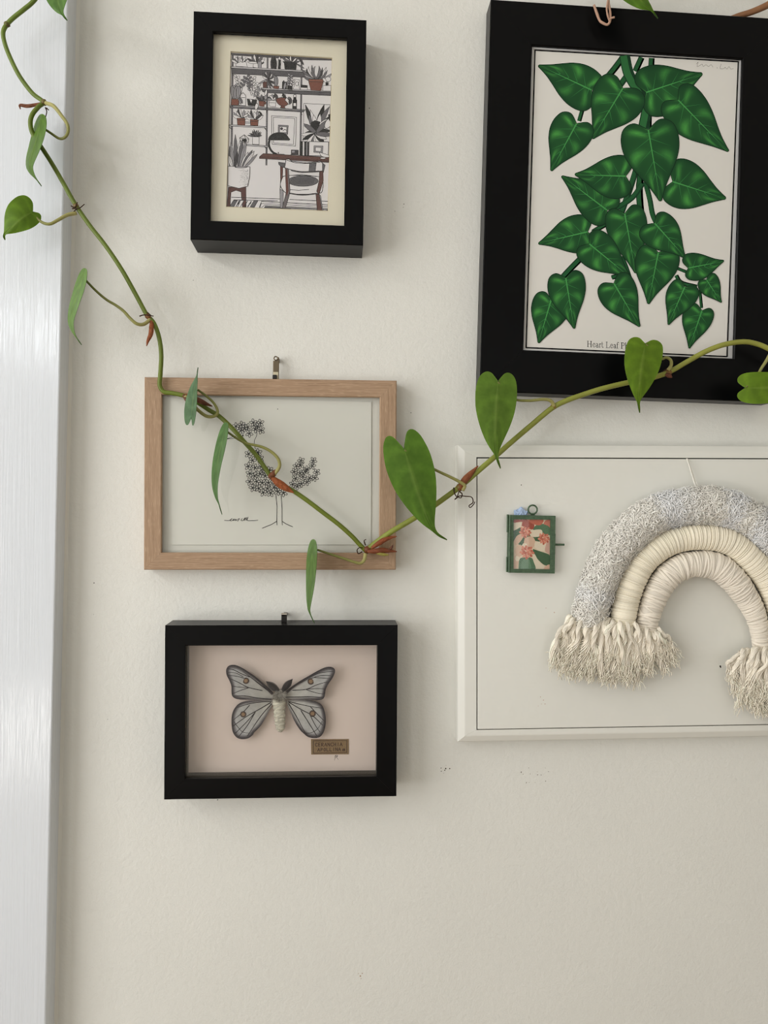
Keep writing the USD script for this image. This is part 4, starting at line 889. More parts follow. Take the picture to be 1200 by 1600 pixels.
def flecks_local(pxs, d, parent, fr, col, name, label=None):
    mb = MB()
    for (x, y, r) in pxs:
        c = fr.loc(x, y, d); n = 7; a = np.arange(n) * 2 * math.pi / n
        rr = np.array([R_.uniform(.6, 1.1) for _ in range(n)]) * r * scale_at(d)
        ring = np.stack([c[0] + rr * np.cos(a), np.full(n, -d), c[2] + rr * np.sin(a)], 1)
        mb.add(np.vstack([ring, [[c[0], -d - .00015, c[2]]]]), [(i, (i + 1) % n, n) for i in range(n)])
    obj(name, mb.mesh(), plain('mark_%d_%d_%d' % col, col, .9, .1), parent, label=label, kind='stuff')
flecks_local([(1125.3, 1041, 1.6), (1126, 1042.6, 1.2), (814.5, 757.8, 1.0)], PD - .0002, pb, F6, (44, 38, 34), 'pinhole', 'tiny dark pinholes')
flecks_local([(844.5, 1089, .8), (849, 1094, 1.0), (851.5, 1100, .8), (846, 1100, .6), (841, 1103, .5), (866, 957, 1.0), (853, 950, .7)], PD - .0002, pb, F6, (196, 160, 140), 'scuff_mark')

# ------------------------------------------------------------------ little green hinged frame
dl = PD - .0002
S9b = lambda x, y: (770 + x / 9.231, 770 + y / 9.231)
gc = at(*S9b(555, 745), dl)
F7 = Fr(gc[0], gc[2], -0.004)
tg = thing('miniature_frame', 'tiny green metal hinged frame with floral paper behind glass', 'picture frame', (gc[0], -dl, gc[2]), F7.a)
def gl(x, y, d): p = F7.loc(*S9b(x, y), d); p[1] += dl; return p
DG = dl + .0085
def plate(quad, hole_, d, t, m, name, **kw):
    g = Polygon([(q[0], q[2]) for q in (gl(x, y, d) for x, y in quad)])
    if hole_: g = g.difference(Polygon([(q[0], q[2]) for q in (gl(x, y, d) for x, y in hole_)]))
    e = trimesh.creation.extrude_polygon(g, t, engine='earcut'); v = e.vertices
    return obj(name, (np.stack([v[:, 0], -(d - dl) + t - v[:, 2], v[:, 1]], 1), e.faces), m, tg, **kw)
plate([(262, 322), (905, 334), (893, 1164), (250, 1152)], [(300, 383), (832, 388), (826, 1104), (300, 1100)], DG, .0016, m_green_metal, 'front_rim', label='green rim of the little door')
plate([(226, 318), (900, 332), (890, 1158), (214, 1142)], None, DG - .0032, .0052, m_green_metal, 'back_case')
def rod(a, b, r, d0, d1=None, n=9, name='rod', m=None):
    p = np.array([gl(*a, d0), gl(*b, d1 or d0)]); v, f = tube(p, r, 12); return obj(name, (v, f), m or m_green_metal, tg, smooth=40)
rod((250, 318), (238, 1150), .0014, DG - .0008, name='hinge_barrel'); 
for a, b in (((215, 312), (212, 570)), ((206, 925), (203, 1142))): rod(a, b, .0010, DG - .0022, name='hinge_leaf')
rod((888, 748), (1030, 748), .0011, DG - .003, name='latch_pin'); rod((900, 735), (900, 762), .0013, DG - .003, name='latch_keeper')
for (x0, y0, x1, y1) in ((868, 590, 905, 890),): obj('latch_plate', (lambda p, q: rbx(p[0], q[0], -(DG - dl) + .0012, -(DG - dl) + .004, q[2], p[2], .0003))(gl(x0, y0, DG), gl(x1, y1, DG)), m_green_metal, tg)
a = np.linspace(0, 2 * math.pi, 33)
v, f = tube(np.array([gl(575 + 64 * math.cos(t), 243 + 64 * math.sin(t), DG - .004) for t in a]), .00085, 10)
obj('hanging_ring', (v, f), m_green_metal, tg, smooth=50)
rod((548, 308), (605, 308), .0011, DG - .004, name='ring_eye')
DA = DG - .0022
plate([(285, 370), (845, 375), (840, 1118), (285, 1112)], None, DA, .0004, plain('floral_paper', (222, 204, 178), .8, .2), 'print', label='floral paper of coral flowers, white petals and green leaves')
class GArt(Art):
    def p(s, pts): return [(q[0], q[2]) for q in (gl(*s.T(x, y), s.d) for x, y in pts)]
cl = Polygon([(q[0], q[2]) for q in (gl(x, y, DA) for x, y in ((288, 372), (842, 378), (838, 1114), (288, 1110)))])
gg = GArt(F7, DA, lambda x, y: (x, y), cl)
G1, G2, G3, CO, WHT, PK, RU = (62, 96, 64), (84, 120, 88), (104, 138, 108), (208, 122, 98), (228, 214, 192), (216, 182, 158), (164, 74, 56)
for pts, c in (([(290, 540), (420, 500), (440, 600), (330, 680), (290, 700)], G1), ([(360, 740), (440, 620), (560, 560), (700, 600), (690, 700), (560, 690), (440, 760)], G1), ([(570, 520), (640, 460), (740, 450), (840, 500), (840, 610), (720, 590), (620, 560)], G2),
               ([(290, 375), (480, 378), (560, 420), (600, 470), (570, 530), (480, 500), (410, 470), (420, 420), (290, 430)], RU), ([(480, 378), (715, 382), (715, 440), (660, 470), (560, 440)], (196, 108, 86)), ([(730, 450), (760, 400), (842, 385), (842, 520), (800, 480)], (198, 120, 100)),
               ([(290, 440), (410, 430), (400, 490), (290, 545)], WHT), ([(530, 590), (550, 545), (690, 530), (715, 580), (680, 630), (560, 635)], WHT), ([(300, 700), (350, 620), (420, 590), (440, 640), (340, 760)], PK), ([(450, 700), (470, 650), (560, 630), (610, 690), (590, 780), (520, 800), (450, 760)], PK),
               ([(600, 770), (610, 715), (680, 705), (780, 745), (770, 820), (700, 840), (620, 800)], WHT), ([(315, 850), (340, 770), (400, 750), (430, 800), (420, 900), (350, 920)], PK), ([(580, 810), (700, 850), (790, 880), (842, 920), (842, 1050), (740, 1040), (650, 960), (590, 880)], G1),
               ([(780, 700), (842, 690), (842, 900), (790, 870), (750, 830)], (208, 168, 152)), ([(575, 940), (600, 880), (660, 980), (740, 1060), (740, 1112), (610, 1112)], WHT), ([(370, 1112), (385, 960), (470, 930), (560, 940), (590, 1000), (605, 1112)], G2), ([(400, 1112), (430, 970), (520, 960), (550, 1112)], G3),
               ([(290, 1112), (300, 960), (330, 900), (385, 930), (370, 1010), (350, 1112)], PK), ([(740, 1080), (790, 1040), (842, 1040), (842, 1112), (740, 1112)], (222, 180, 156)), ([(420, 760), (440, 730), (490, 735), (490, 780), (430, 790)], WHT), ([(320, 950), (340, 910), (385, 930), (380, 975), (340, 985)], WHT)):
    gg.poly(pts, c, sm=4)
for (x, y, r) in ((465, 565, 78), (735, 660, 78), (490, 855, 92)):
    for i in range(22):
        q, t = r * math.sqrt((i + .5) / 22), i * 2.4
        gg.ell(x + q * math.cos(t), y + q * math.sin(t), r * .24, r * .2, (CO, (190, 98, 76), (222, 146, 122))[i % 3], rot=t, n=10)
mbg = gg.mesh(); v, f = mbg.mesh(); v[:, 1] += dl
obj('floral_pattern', (v, f), m_print, tg, cd=mbg.cd())
p0, p1 = gl(296, 380, DG), gl(836, 1108, DG)
obj('pane', bx(p0[0], p1[0], -(DG - dl) + .0008, -(DG - dl) + .0014, p1[2], p0[2]), m_pane, tg)
# putty behind it
pc = at(*S9b(400, 300), dl)
s = trimesh.creation.icosphere(4); v = s.vertices * (1 + .55 * (fbm(s.vertices * 2.3 + 4, 4)[:, None] - .5) * 2)
v = v * np.array([.0068, .0022, .0050]); v[:, 2] += .0012 * np.cos(v[:, 0] * 900)
v[:, 1] -= v[:, 1].max()
tpu = obj('putty_lump', (v, s.faces), m_putty, None, smooth=True)
tag(tpu, 'torn pale blue adhesive putty lump poking out above tiny green frame', 'putty')
UsdGeom.Xformable(stage.GetPrimAtPath('/World/putty_lump')).AddTranslateOp().Set(Gf.Vec3d(pc[0], -dl, pc[2]))

# ------------------------------------------------------------------ rainbow hanging of wrapped cord
S24 = lambda x, y: (700 + x / 2.4, 670 + y / 2.4)
RD = .0135
dA = PD + RD
org = at(1095, 960, PD)
tr = thing('rainbow_wall_hanging', 'cream fibre rainbow of two wrapped arches and a fluffy outer arch with tassels', 'wall hanging', (org[0], -PD, org[2]))
ORG = np.array([org[0], -PD, org[2]])
def ra(x, y, d): return at(*S24(x, y), d) - ORG
innerP = [(738, 790, 37), (744, 745, 41), (763, 665, 48), (800, 585, 52), (850, 532, 53), (918, 508, 52), (1000, 514, 56), (1062, 558, 55), (1112, 622, 50), (1150, 690, 42), (1168, 760, 36), (1176, 840, 33)]
midP = [(650, 760, 46), (655, 720, 49), (675, 620, 51), (714, 528, 52), (752, 478, 52), (826, 428, 52), (910, 408, 50), (1000, 410, 51), (1068, 432, 52), (1132, 486, 52), (1196, 560, 52), (1236, 650, 50), (1258, 740, 48), (1266, 850, 42)]
outP = [(520, 735, 50), (530, 695, 54), (557, 600, 58), (598, 500, 62), (652, 425, 64), (730, 352, 66), (802, 312, 62), (895, 292, 62), (1005, 292, 66), (1100, 322, 62), (1185, 378, 62), (1258, 455, 62), (1310, 550, 60), (1336, 650, 56), (1348, 760, 52), (1352, 860, 46)]
def arch(rows, d, n=14):
    q = smooth_path(rows, n)
    p = np.array([ra(x, y, d) for x, y, _ in q]); r = q[:, 2] / 2.4 * scale_at(d)
    s = np.concatenate([[0], np.cumsum(np.linalg.norm(np.diff(p, axis=0), axis=1))])
    return p, r, s
def resample(p, r, s, n):
    t = np.linspace(0, s[-1], n); return np.stack([np.interp(t, s, p[:, k]) for k in range(3)], 1), np.interp(t, s, r), t
def wrap(name, rows, d, pitch, cord, thick, m, col, seed, wob, bump, k=22, sides=6, label=None, depth_scale=.80, sub=1):
    p, r, s = arch(rows, d)
    rg = np.random.default_rng(seed)
    core = obj(name, tube(p, r * .93, 20, flat=depth_scale), m, tr, smooth=True, cd=np.tile(lin(np.array(col) * .92), (len(p) * 20 + 2, 1)), label=label)
    pitch /= sub; cord /= sub * .8 if sub > 1 else 1
    n = int(s[-1] / pitch)
    P, Rr, T = resample(p, r, s, n * k + 1)
    t, u, w = frames_of(P)
    ph = np.arange(n * k + 1) * 2 * math.pi / k
    turn = np.arange(n * k + 1) / k
    nod = lambda sd: np.interp(turn, np.arange(n + 2), rg.normal(0, sd, n + 2))
    slip = pitch * nod(wob) * np.sin(ph + np.interp(turn, np.arange(n + 2), rg.uniform(0, 6, n + 2)))
    radial = np.cos(ph)[:, None] * u + depth_scale * np.sin(ph)[:, None] * w
    path = P + Rr[:, None] * (.93 + bump * nod(1.0) + (.030 * np.cos(2 * math.pi * turn / sub) if sub > 1 else 0))[:, None] * radial + t * slip[:, None]
    nr = radial / np.linalg.norm(radial, axis=1, keepdims=True)
    wd = cord * (1 + .18 * nod(1.0)); th = thick * (1 + .15 * nod(1.0))
    a_ = np.arange(sides) * 2 * math.pi / sides
    v = (path[:, None] + np.cos(a_)[None, :, None] * wd[:, None, None] * t[:, None] + np.sin(a_)[None, :, None] * th[:, None, None] * nr[:, None]).reshape(-1, 3)
    i, j = np.meshgrid(np.arange(len(path) - 1), np.arange(sides), indexing='ij')
    q = np.stack([i * sides + j, i * sides + (j + 1) % sides, (i + 1) * sides + (j + 1) % sides, (i + 1) * sides + j], -1).reshape(-1, 4)
    cols = np.repeat((1 + .05 * nod(1.0))[:, None], 3, 1) * lin(col)
    obj('winding', (v, q), m, core, smooth=True, cd=np.repeat(cols, sides, axis=0))
    return core, p, r, s
def tube_fast(p, r, k, flat=1.0):
    t = np.gradient(p, axis=0); t /= np.linalg.norm(t, axis=1, keepdims=True) + 1e-15
    ref = np.where(np.abs(t[:, 1:2]) < .9, [[0, 1, 0]], [[1, 0, 0]])
    u = np.cross(t, ref); u /= np.linalg.norm(u, axis=1, keepdims=True) + 1e-15
    w = np.cross(t, u); n = len(p); a = np.arange(k) * 2 * math.pi / k
    r = np.broadcast_to(r, (n,))
    v = (p[:, None] + r[:, None, None] * (np.cos(a)[None, :, None] * u[:, None] + flat * np.sin(a)[None, :, None] * w[:, None])).reshape(-1, 3)
    i, j = np.meshgrid(np.arange(n - 1), np.arange(k), indexing='ij')
    q = np.stack([i * k + j, i * k + (j + 1) % k, (i + 1) * k + (j + 1) % k, (i + 1) * k + j], -1).reshape(-1, 4)
    return v, np.vstack([q[:, [0, 1, 2]], q[:, [0, 2, 3]]])
wrap('middle_arch', midP, dA + .001, .0042, .00225, .0007, m_cotton, (246, 238, 218), 3, .22, .010, k=20, sub=3, label='cream arch tightly wrapped in soft cord')
wrap('inner_arch', innerP, dA, .0019, .0013, .00055, m_silk, (240, 231, 216), 4, 1.5, .022, k=20, sides=6, label='inner arch wrapped in fine silky yarn')
# fluffy outer arch
p, r, s = arch([(x, y, q + 6) for x, y, q in outP], dA + .001)
outer = obj('outer_arch', tube(p, r * .92, 20, flat=.80), m_cotton, tr, smooth=True, cd=np.tile(lin((250, 246, 238)), (len(p) * 20 + 2, 1)), label='outer arch of fluffy curled white thread')
P, Rr, T = resample(p, r, s, 700); t, u, w = frames_of(P)
fl = MB(); rg = np.random.default_rng(11)
for i in range(18000):
    k = int(rg.integers(0, 700)); a = rg.uniform(0, 2 * math.pi)
    if math.sin(a) * w[k][1] > .75: continue
    nrm = u[k] * math.cos(a) + w[k] * math.sin(a)
    b = P[k] + Rr[k] * (.91 + .10 * rg.random()) * (u[k] * math.cos(a) + .8 * w[k] * math.sin(a))
    tan = rg.normal(size=3); tan -= nrm * (tan @ nrm); tan /= np.linalg.norm(tan)
    bit = np.cross(nrm, tan); L = rg.uniform(.006, .015); cur = rg.uniform(1.0, 5.0); m_ = 8
    hgt = rg.uniform(.0002, .0018) * (2.6 if rg.random() < .10 else 1)
    patch = float(fbm(np.array([P[k][0] * 45, P[k][2] * 45, 1.7]), 2))
    q = [b]; h0 = rg.uniform(-1, 1)
    for j in range(1, m_):
        x = j / (m_ - 1); an = h0 + (cur * (.25 if patch > .58 else 1)) * x * (1 if i % 2 else -1)
        q.append(q[-1] + (tan * math.cos(an) + bit * math.sin(an)) * L / m_ + nrm * (hgt * math.pi / m_ * math.cos(math.pi * x * .95)) + rg.normal(size=3) * .00022)
    patch = float(fbm(np.array([P[k][0] * 45, P[k][2] * 45, 1.7]), 2))
    col = np.array([252, 248, 240]) * (1 - min(1, max(0, (patch - .45) * 5))) + np.array([252, 252, 252]) * min(1, max(0, (patch - .45) * 5))
    q = np.array(q); v, f = tube_fast(q, 0.00046 * rg.uniform(.8, 1.25), 4)
    of = v - np.repeat(q, 4, axis=0); v = np.repeat(q, 4, axis=0) + of - .68 * (of @ nrm)[:, None] * nrm
    fl.add(v, f, lin(np.clip(col * rg.uniform(.93, 1.03), 0, 255)))
obj('fluff', fl.mesh(), m_thread, outer, cd=fl.cd(), smooth=True, kind='stuff')
# seams where the arches are sewn together stay as gaps; tassels
def tassel(foot, ends, d, n, col, label, seed, cordr=.0022, bulge=12, lift=.010):
    rg = np.random.default_rng(seed); mb, fr = MB(), MB()
    (fx0, fy0), (fx1, fy1) = foot
    E = smooth_path(ends, 8); cx, cy = (fx0 + fx1) / 2, (fy0 + fy1) / 2
    for i in range(n):
        t = min(1, max(0, (i + .5) / n + rg.uniform(-.16, .16))); lay_ = i % 3
        ts = .5 + (t - .5) * .80 + rg.uniform(-.10, .10)
        sx, sy = fx0 + (fx1 - fx0) * ts, fy0 + (fy1 - fy0) * ts + rg.uniform(-14, 10)
        j = t * (len(E) - 1); e = E[int(np.clip(round(j), 0, len(E) - 1))] + rg.normal(0, 12, 2)
        e = np.array([sx, sy]) + (e - [sx, sy]) * (1 - .20 * lay_ * rg.uniform(.6, 1.4)) * rg.uniform(.88, 1.05)
        out = np.array([(e[0] - sx) * .40 + rg.normal(0, 14), rg.normal(0, 8)])
        zz = lift * (.26 + .26 * lay_) * rg.uniform(.85, 1.2)
        sw = rg.normal(0, 13)
        pts = [(sx - out[0] * .2, sy + 6, d - .004), (sx + out[0] * .25, sy - bulge * rg.uniform(.2, 1.5), d + zz * .75), (sx + out[0] * 1.0, sy + (e[1] - sy) * .20, d + zz * 1.2), (sx + (e[0] - sx) * .5 + out[0] * .6 + sw, sy + (e[1] - sy) * .55 + out[1], d + zz * .85), (e[0], e[1], d + zz * .35)]
        q = smooth_path(pts, 7); P_ = np.array([ra(x, y, max(PD + .003, z)) for x, y, z in q])
        r_ = cordr * 1.15 * rg.uniform(.85, 1.25); m_ = len(P_); tt, uu, ww = frames_of(P_)
        shade = rg.uniform(.94, 1.03)
        for kx in range(4):
            for sub in range(2):
                ph = np.linspace(0, 2 * math.pi * 2.1, m_) * .62 + kx * 1.571 + sub * .8
                open_ = np.interp(np.linspace(0, 1, m_), [0, .7, 1], [1, 1, 1.9])
                g = (r_ * (.50 + .12 * sub) * open_)[:, None]
                path = P_ + g * (np.cos(ph)[:, None] * uu + np.sin(ph)[:, None] * ww)
                v, f = tube_fast(path, r_ * .31 * np.interp(np.linspace(0, 1, m_), [0, .8, 1], [1, 1, .45]), 5); mb.add(v, f, lin(np.clip(np.array(col) * shade * rg.uniform(.97, 1.02), 0, 255)))
        dirv = P_[-1] - P_[-5]; dirv /= np.linalg.norm(dirv)
        for h in range(20):
            b = P_[-1] + rg.normal(size=3) * r_ * .9 - dirv * rg.uniform(0, .006); L = rg.uniform(.004, .009)
            dv = dirv + rg.normal(size=3) * .42; dv /= np.linalg.norm(dv); sd = rg.normal(size=3) * .0010
            path = np.array([b, b + dv * L * .4 + sd, b + dv * L * .75 + sd * .3 + rg.normal(size=3) * .0005, b + dv * L + [0, 0, -.0012]])
            path[:, 1] = np.minimum(path[:, 1], -.0006)
            v, f = tube_fast(path, .00042, 3); fr.add(v, f, lin(np.clip(np.array(col) * rg.uniform(.99, 1.04), 0, 255)))
    o = obj('tassel', mb.mesh(), m_cotton, tr, cd=mb.cd(), smooth=True, label=label)
    obj('frayed_end', fr.mesh(), m_thread, o, cd=fr.cd(), smooth=True, kind='stuff')
TC_ = (252, 244, 228)
tassel(((445, 735), (605, 735)), [(372, 870), (420, 895), (470, 920), (540, 925), (590, 900)], dA, 38, TC_, 'left tassel under the fluffy arch', 21, lift=.012)
tassel(((575, 745), (705, 750)), [(540, 900), (590, 940), (640, 955), (690, 945), (730, 925)], dA, 36, TC_, 'left tassel under the middle arch', 22, lift=.014)
tassel(((700, 770), (790, 775)), [(700, 920), (750, 915), (800, 890), (835, 860), (850, 835)], dA, 27, TC_, 'left tassel under the inner arch', 23, lift=.011)
tassel(((1085, 850), (1225, 850)), [(1060, 930), (1090, 1010), (1130, 1045), (1180, 1060), (1230, 1070)], dA, 38, TC_, 'right tassel under the inner arch', 24, lift=.012)
tassel(((1215, 860), (1310, 865)), [(1200, 1050), (1250, 1075), (1310, 1070)], dA, 14, TC_, 'right tassel under the middle arch', 25, lift=.012)
tassel(((1300, 870), (1400, 870)), [(1300, 1060), (1370, 1060), (1450, 1000)], dA, 14, TC_, 'right tassel under the fluffy arch', 26, lift=.012)
cq = smooth_path([(895, 112), (905, 140), (920, 190), (940, 250)], 6)
P_ = np.array([ra(x, y, PD + .0012 + .010 * k / (len(cq) - 1)) for k, (x, y) in enumerate(cq)])
v1, f1 = tube(P_, .0007, 6)
cq = smooth_path([(897, 112), (910, 150), (932, 205), (955, 255)], 6)
P_ = np.array([ra(x, y, PD + .0012 + .010 * k / (len(cq) - 1)) for k, (x, y) in enumerate(cq)])
mb = MB().add(v1, f1).add(*tube(P_, .0007, 6))
obj('hanging_cord', mb.mesh(), plain('white_cord', (236, 232, 222), .8, .2), tr, smooth=True)

# ------------------------------------------------------------------ the trailing heart leaf vine
tv = thing('trailing_vine', 'long green heart leaf vine looping from top left down to oak frame and up right', 'plant', at(70, 160, .05) * 1.0)
VO = at(70, 160, .05)
def V(x, y, d): return at(x, y, d) - VO
def path3(rows, n=8):
    q = smooth_path(rows, n); return np.array([V(*r) for r in q])
STEM = [(75, -30, .055), (54, 0, .053), (37, 15, .052), (22, 27, .051), (11, 38, .050), (5, 50, .050), (7, 66, .049), (15, 88, .048), (30, 118, .047), (50, 145, .046), (67, 159, .046),
        (60, 167, .050), (51, 178, .052), (47.5, 190, .052), (49.5, 205, .050), (57, 219, .048), (66, 232, .047), (82, 257, .046), (100, 288, .045), (118, 320, .044), (140, 352, .043), (165, 384, .042), (190, 421, .040), (212, 460, .038), (227, 488, .037), (233, 496, .036), (241, 506, .035), (248.5, 527, .033), (252, 554, .030), (250.5, 586, .0255), (249.6, 602, .0245), (256, 612, .0240), (270, 614.5, .0240), (288, 618.5, .0240), (307, 628, .0240), (327, 641, .0245), (342, 650, .025), (361, 667.5, .026), (384, 693, .028), (400, 711, .029), (416, 734, .030), (425, 746, .030), (440, 757, .030), (458, 767, .030), (480, 782, .030), (505, 801, .029), (530, 820, .028), (550, 838, .027), (562, 851, .026), (572, 861, .0255)]
STEM2 = [(571, 861, .0255), (580, 854, .0265), (590, 846, .028), (612, 830.5, .031), (645, 811, .033), (674, 793, .035), (706, 770, .036), (722, 758, .036), (750, 733.5, .036), (774, 713, .036), (800, 690, .036), (830, 664.5, .036), (862, 638, .036), (885, 626, .037), (910, 617, .037), (940, 607.5, .038), (977, 598.6, .038), (1005, 593, .038), (1027, 588, .038), (1048, 580, .038), (1074, 565, .039), (1102, 549.5, .040), (1131, 538.5, .041), (1161, 534, .042), (1183, 537.5, .042), (1203, 546, .043), (1240, 566, .044), (1280, 580, .046)]
def stempart(rows, r0, r1, name, c0, c1, label=None):
    q = smooth_path(rows, 7); p = np.array([V(*r) for r in q]); n = len(p)
    s = np.linspace(0, 1, n)
    rad = (r0 + (r1 - r0) * s)
    v, f = tube(p, rad, 12)
    nz = fbm(np.c_[s * 60, s * 0, s * 0], 3, 5)
    c = np.array([lin(np.array(c0) * (1 - a) + np.array(c1) * a) * (.85 + .3 * b) for a, b in zip(s, nz)])
    cd = np.vstack([np.repeat(c, 12, axis=0), c[0], c[-1]])
    return obj(name, (v, f), m_stem, tv, smooth=True, cd=cd, label=label)
st1 = stempart(STEM, .0020, .0023, 'stem', (98, 118, 40), (104, 116, 36), 'olive green stem running down to the lower right corner of the oak frame')
st2 = stempart(STEM2, .0028, .0026, 'stem', (128, 138, 56), (148, 148, 66), 'paler green stem rising to the right edge')
def swell(px, py, d, r, col, parent, name='node', stretch=1.0, dirpx=(1, 0)):
    a, b = V(px - dirpx[0] * stretch * 3, py - dirpx[1] * stretch * 3, d), V(px + dirpx[0] * stretch * 3, py + dirpx[1] * stretch * 3, d)
    p = np.linspace(a, b, 9); rr = r * (.72 + .28 * np.sin(np.linspace(0, math.pi, 9)))
    v, f = tube(p, rr, 12); nz = fbm(v * 700, 3)[:, None]
    obj(name, (v + (nz - .5) * .0006, f), m_stem, parent, smooth=True, cd=lin(col) * (.7 + .6 * nz))
BRN = (108, 68, 36)
for x, y, d, r, c, s, dr in ((69, 160, .047, .0031, (104, 92, 42), 1.2, (.9, -.2)), (119, 322, .044, .0026, (112, 90, 40), 1.3, (.6, .8)), (231, 494, .0365, .0027, (122, 78, 40), 1.6, (.6, .8)), (292, 620, .024, .0029, (130, 78, 40), 1.6, (.95, .3)), (424, 744, .030, .0031, (140, 70, 34), 1.6, (.7, .7)), (574, 859, .026, .0040, (112, 62, 34), 1.8, (.9, -.2)), (719, 761, .036, .0040, (126, 104, 48), 2.0, (.8, -.6)), (865, 635, .036, .0033, (136, 110, 56), 1.2, (.8, -.5)), (1044, 582, .038, .0034, (128, 96, 44), 1.6, (.9, -.35)), (11, 38, .050, .0028, (96, 96, 40), 1.0, (-.6, .8))):
    swell(x, y, d, r, c, st1 if x < 580 else st2, 'node', s, dr)
def sheath(rows, w, col, parent, curl=.6, label=None):
    """dry papery bract: a curled strip"""
    q = smooth_path(rows, 6); p = np.array([V(x, y, d) for x, y, d in q]); n = len(p)
    t = np.gradient(p, axis=0); t /= np.linalg.norm(t, axis=1, keepdims=True); side = np.cross(t, [0, 1, 0]); side /= np.linalg.norm(side, axis=1, keepdims=True)
    s = np.linspace(0, 1, n); wd = w * scale_at(.04) * (np.sin(np.pi * np.clip(.18 + .82 * s, 0, 1) ** 1.2) + .16)
    k = 7; vs, cs = [], []
    for i in range(n):
        for j in range(k):
            x = (j / (k - 1) - .5) * 2; nzv = float(fbm(p[i] * 500 + [x * 2, 0, 0], 3))
            vs.append(p[i] + side[i] * x * wd[i] * .5 * (1 - .2 * abs(x)) + np.array([0, curl * wd[i] * .5 * x * x - .0005, 0]) + np.array([0, 1, .4]) * (nzv - .5) * .0014)
            cs.append(lin(np.array(col) * .92 + 6) * (.35 + .95 * nzv))
    vs = np.array(vs); f = [(i * k + j, i * k + j + 1, (i + 1) * k + j + 1, (i + 1) * k + j) for i in range(n - 1) for j in range(k - 1)]
    f = np.array(f); vv = np.vstack([vs, vs + [0, .00025, 0]])
    obj('sheath', (vv, np.vstack([f, f[:, ::-1] + len(vs)])), m_sheath, parent, smooth=False, cd=np.vstack([cs, cs]), label=label)
sheath([(68, 160, .049), (55, 163, .050), (42, 165, .051), (31, 164, .051), (32, 171, .051)], 6, (138, 84, 58), st1)
sheath([(237, 498, .0365), (236.5, 504, .038), (236, 512, .040), (235, 522, .041), (231, 532, .041), (229, 541, .041)], 8, (156, 84, 46), st1)
sheath([(291, 619, .027), (305, 623, .028), (318, 629, .0285), (332, 635, .029)], 9, (126, 74, 54), st1)
sheath([(286, 617, .027), (291, 623, .028), (294, 632, .028)], 8, (122, 82, 54), st1)
sheath([(424, 745, .034), (434, 754, .036), (446, 762, .036), (459, 770, .035)], 13, (166, 88, 44), st1, label='orange brown dry sheath on the stem')
sheath([(421, 748, .034), (426, 741, .036), (430, 734, .036)], 9, (130, 76, 46), st1)
sheath([(580, 857, .031), (592, 849, .033), (604, 842, .033), (620, 838, .032)], 9, (150, 76, 40), st2)
sheath([(574, 862, .031), (588, 861, .034), (602, 860, .034), (620, 862, .033)], 10, (138, 72, 40), st2)
sheath([(600, 861, .033), (610, 858, .034), (614, 851, .034)], 5, (106, 60, 38), st2)
sheath([(717, 766, .039), (724, 754, .041), (733, 743, .041), (747, 728, .040)], 12, (146, 82, 46), st2, label='brown dry sheath on the rising stem')
sheath([(1040, 584, .041), (1046, 586, .042), (1050, 590, .042)], 9, (120, 68, 46), st2)
sheath([(580, 862, .030), (590, 864, .033), (600, 866.5, .034), (608, 867, .033)], 6, (170, 160, 76), st2, label='pale green new shoot')
def wire(rows, r, parent, name='aerial_root', m=m_root, n=6):
    p = path3(rows, n); v, f = tube(p, np.linspace(r, r * .7, len(p)), 6); obj(name, (v, f), m, parent, smooth=True)
for rows in ([(71, 168, .047), (73, 175, .048), (70, 187, .049)], [(73, 169, .047), (76, 172, .049)], [(111, 322, .045), (117, 324, .047), (121, 316, .048)], [(113, 326, .046), (124, 325, .048), (132, 319, .048)], [(120, 326, .046), (114, 332, .047)],
             [(218, 494, .038), (226, 492, .039), (240, 494, .040)], [(230, 488, .039), (236, 493, .040)], [(9, 40, .051), (16, 41, .052)],
             [(428, 742, .034), (426, 734, .036)], [(566, 862, .028), (560, 865, .029), (558, 860, .029), (561, 856, .029), (567, 856, .028)]):
    wire(rows, .0006, st1)
for rows in ([(709, 762, .039), (710, 770, .041), (714, 776, .041), (717, 768, .041)], [(715, 777, .040), (711, 780, .041), (712, 779, .042), (718, 775, .042), (728, 775.5, .041), (737, 777, .041), (739, 785, .040), (733, 790, .040), (735, 793, .040), (740, 788, .041), (742, 784, .042)], [(718, 768, .040), (722, 772, .041), (720, 778, .041), (715, 776, .041)], [(571, 852, .031), (569, 845, .032), (572, 843, .033)], [(1036, 580, .040), (1042, 576, .041)]):
    wire(rows, .00062, st2)
HALF = smooth_path([(0, 0), (-.05, .12), (-.115, .34), (-.12, .6), (-.06, .84), (.05, .97), (.18, 1.0), (.34, .93), (.5, .74), (.64, .5), (.75, .27), (.82, .12), (.88, .06), (.94, .04), (1.0, .012)], 3)
HALF_SLIM = smooth_path([(-.05, 0), (-.048, .2), (-.03, .48), (.02, .74), (.1, .92), (.22, 1.0), (.36, .95), (.52, .80), (.66, .58), (.77, .34), (.84, .16), (.90, .07), (.95, .045), (1.0, .012)], 3)
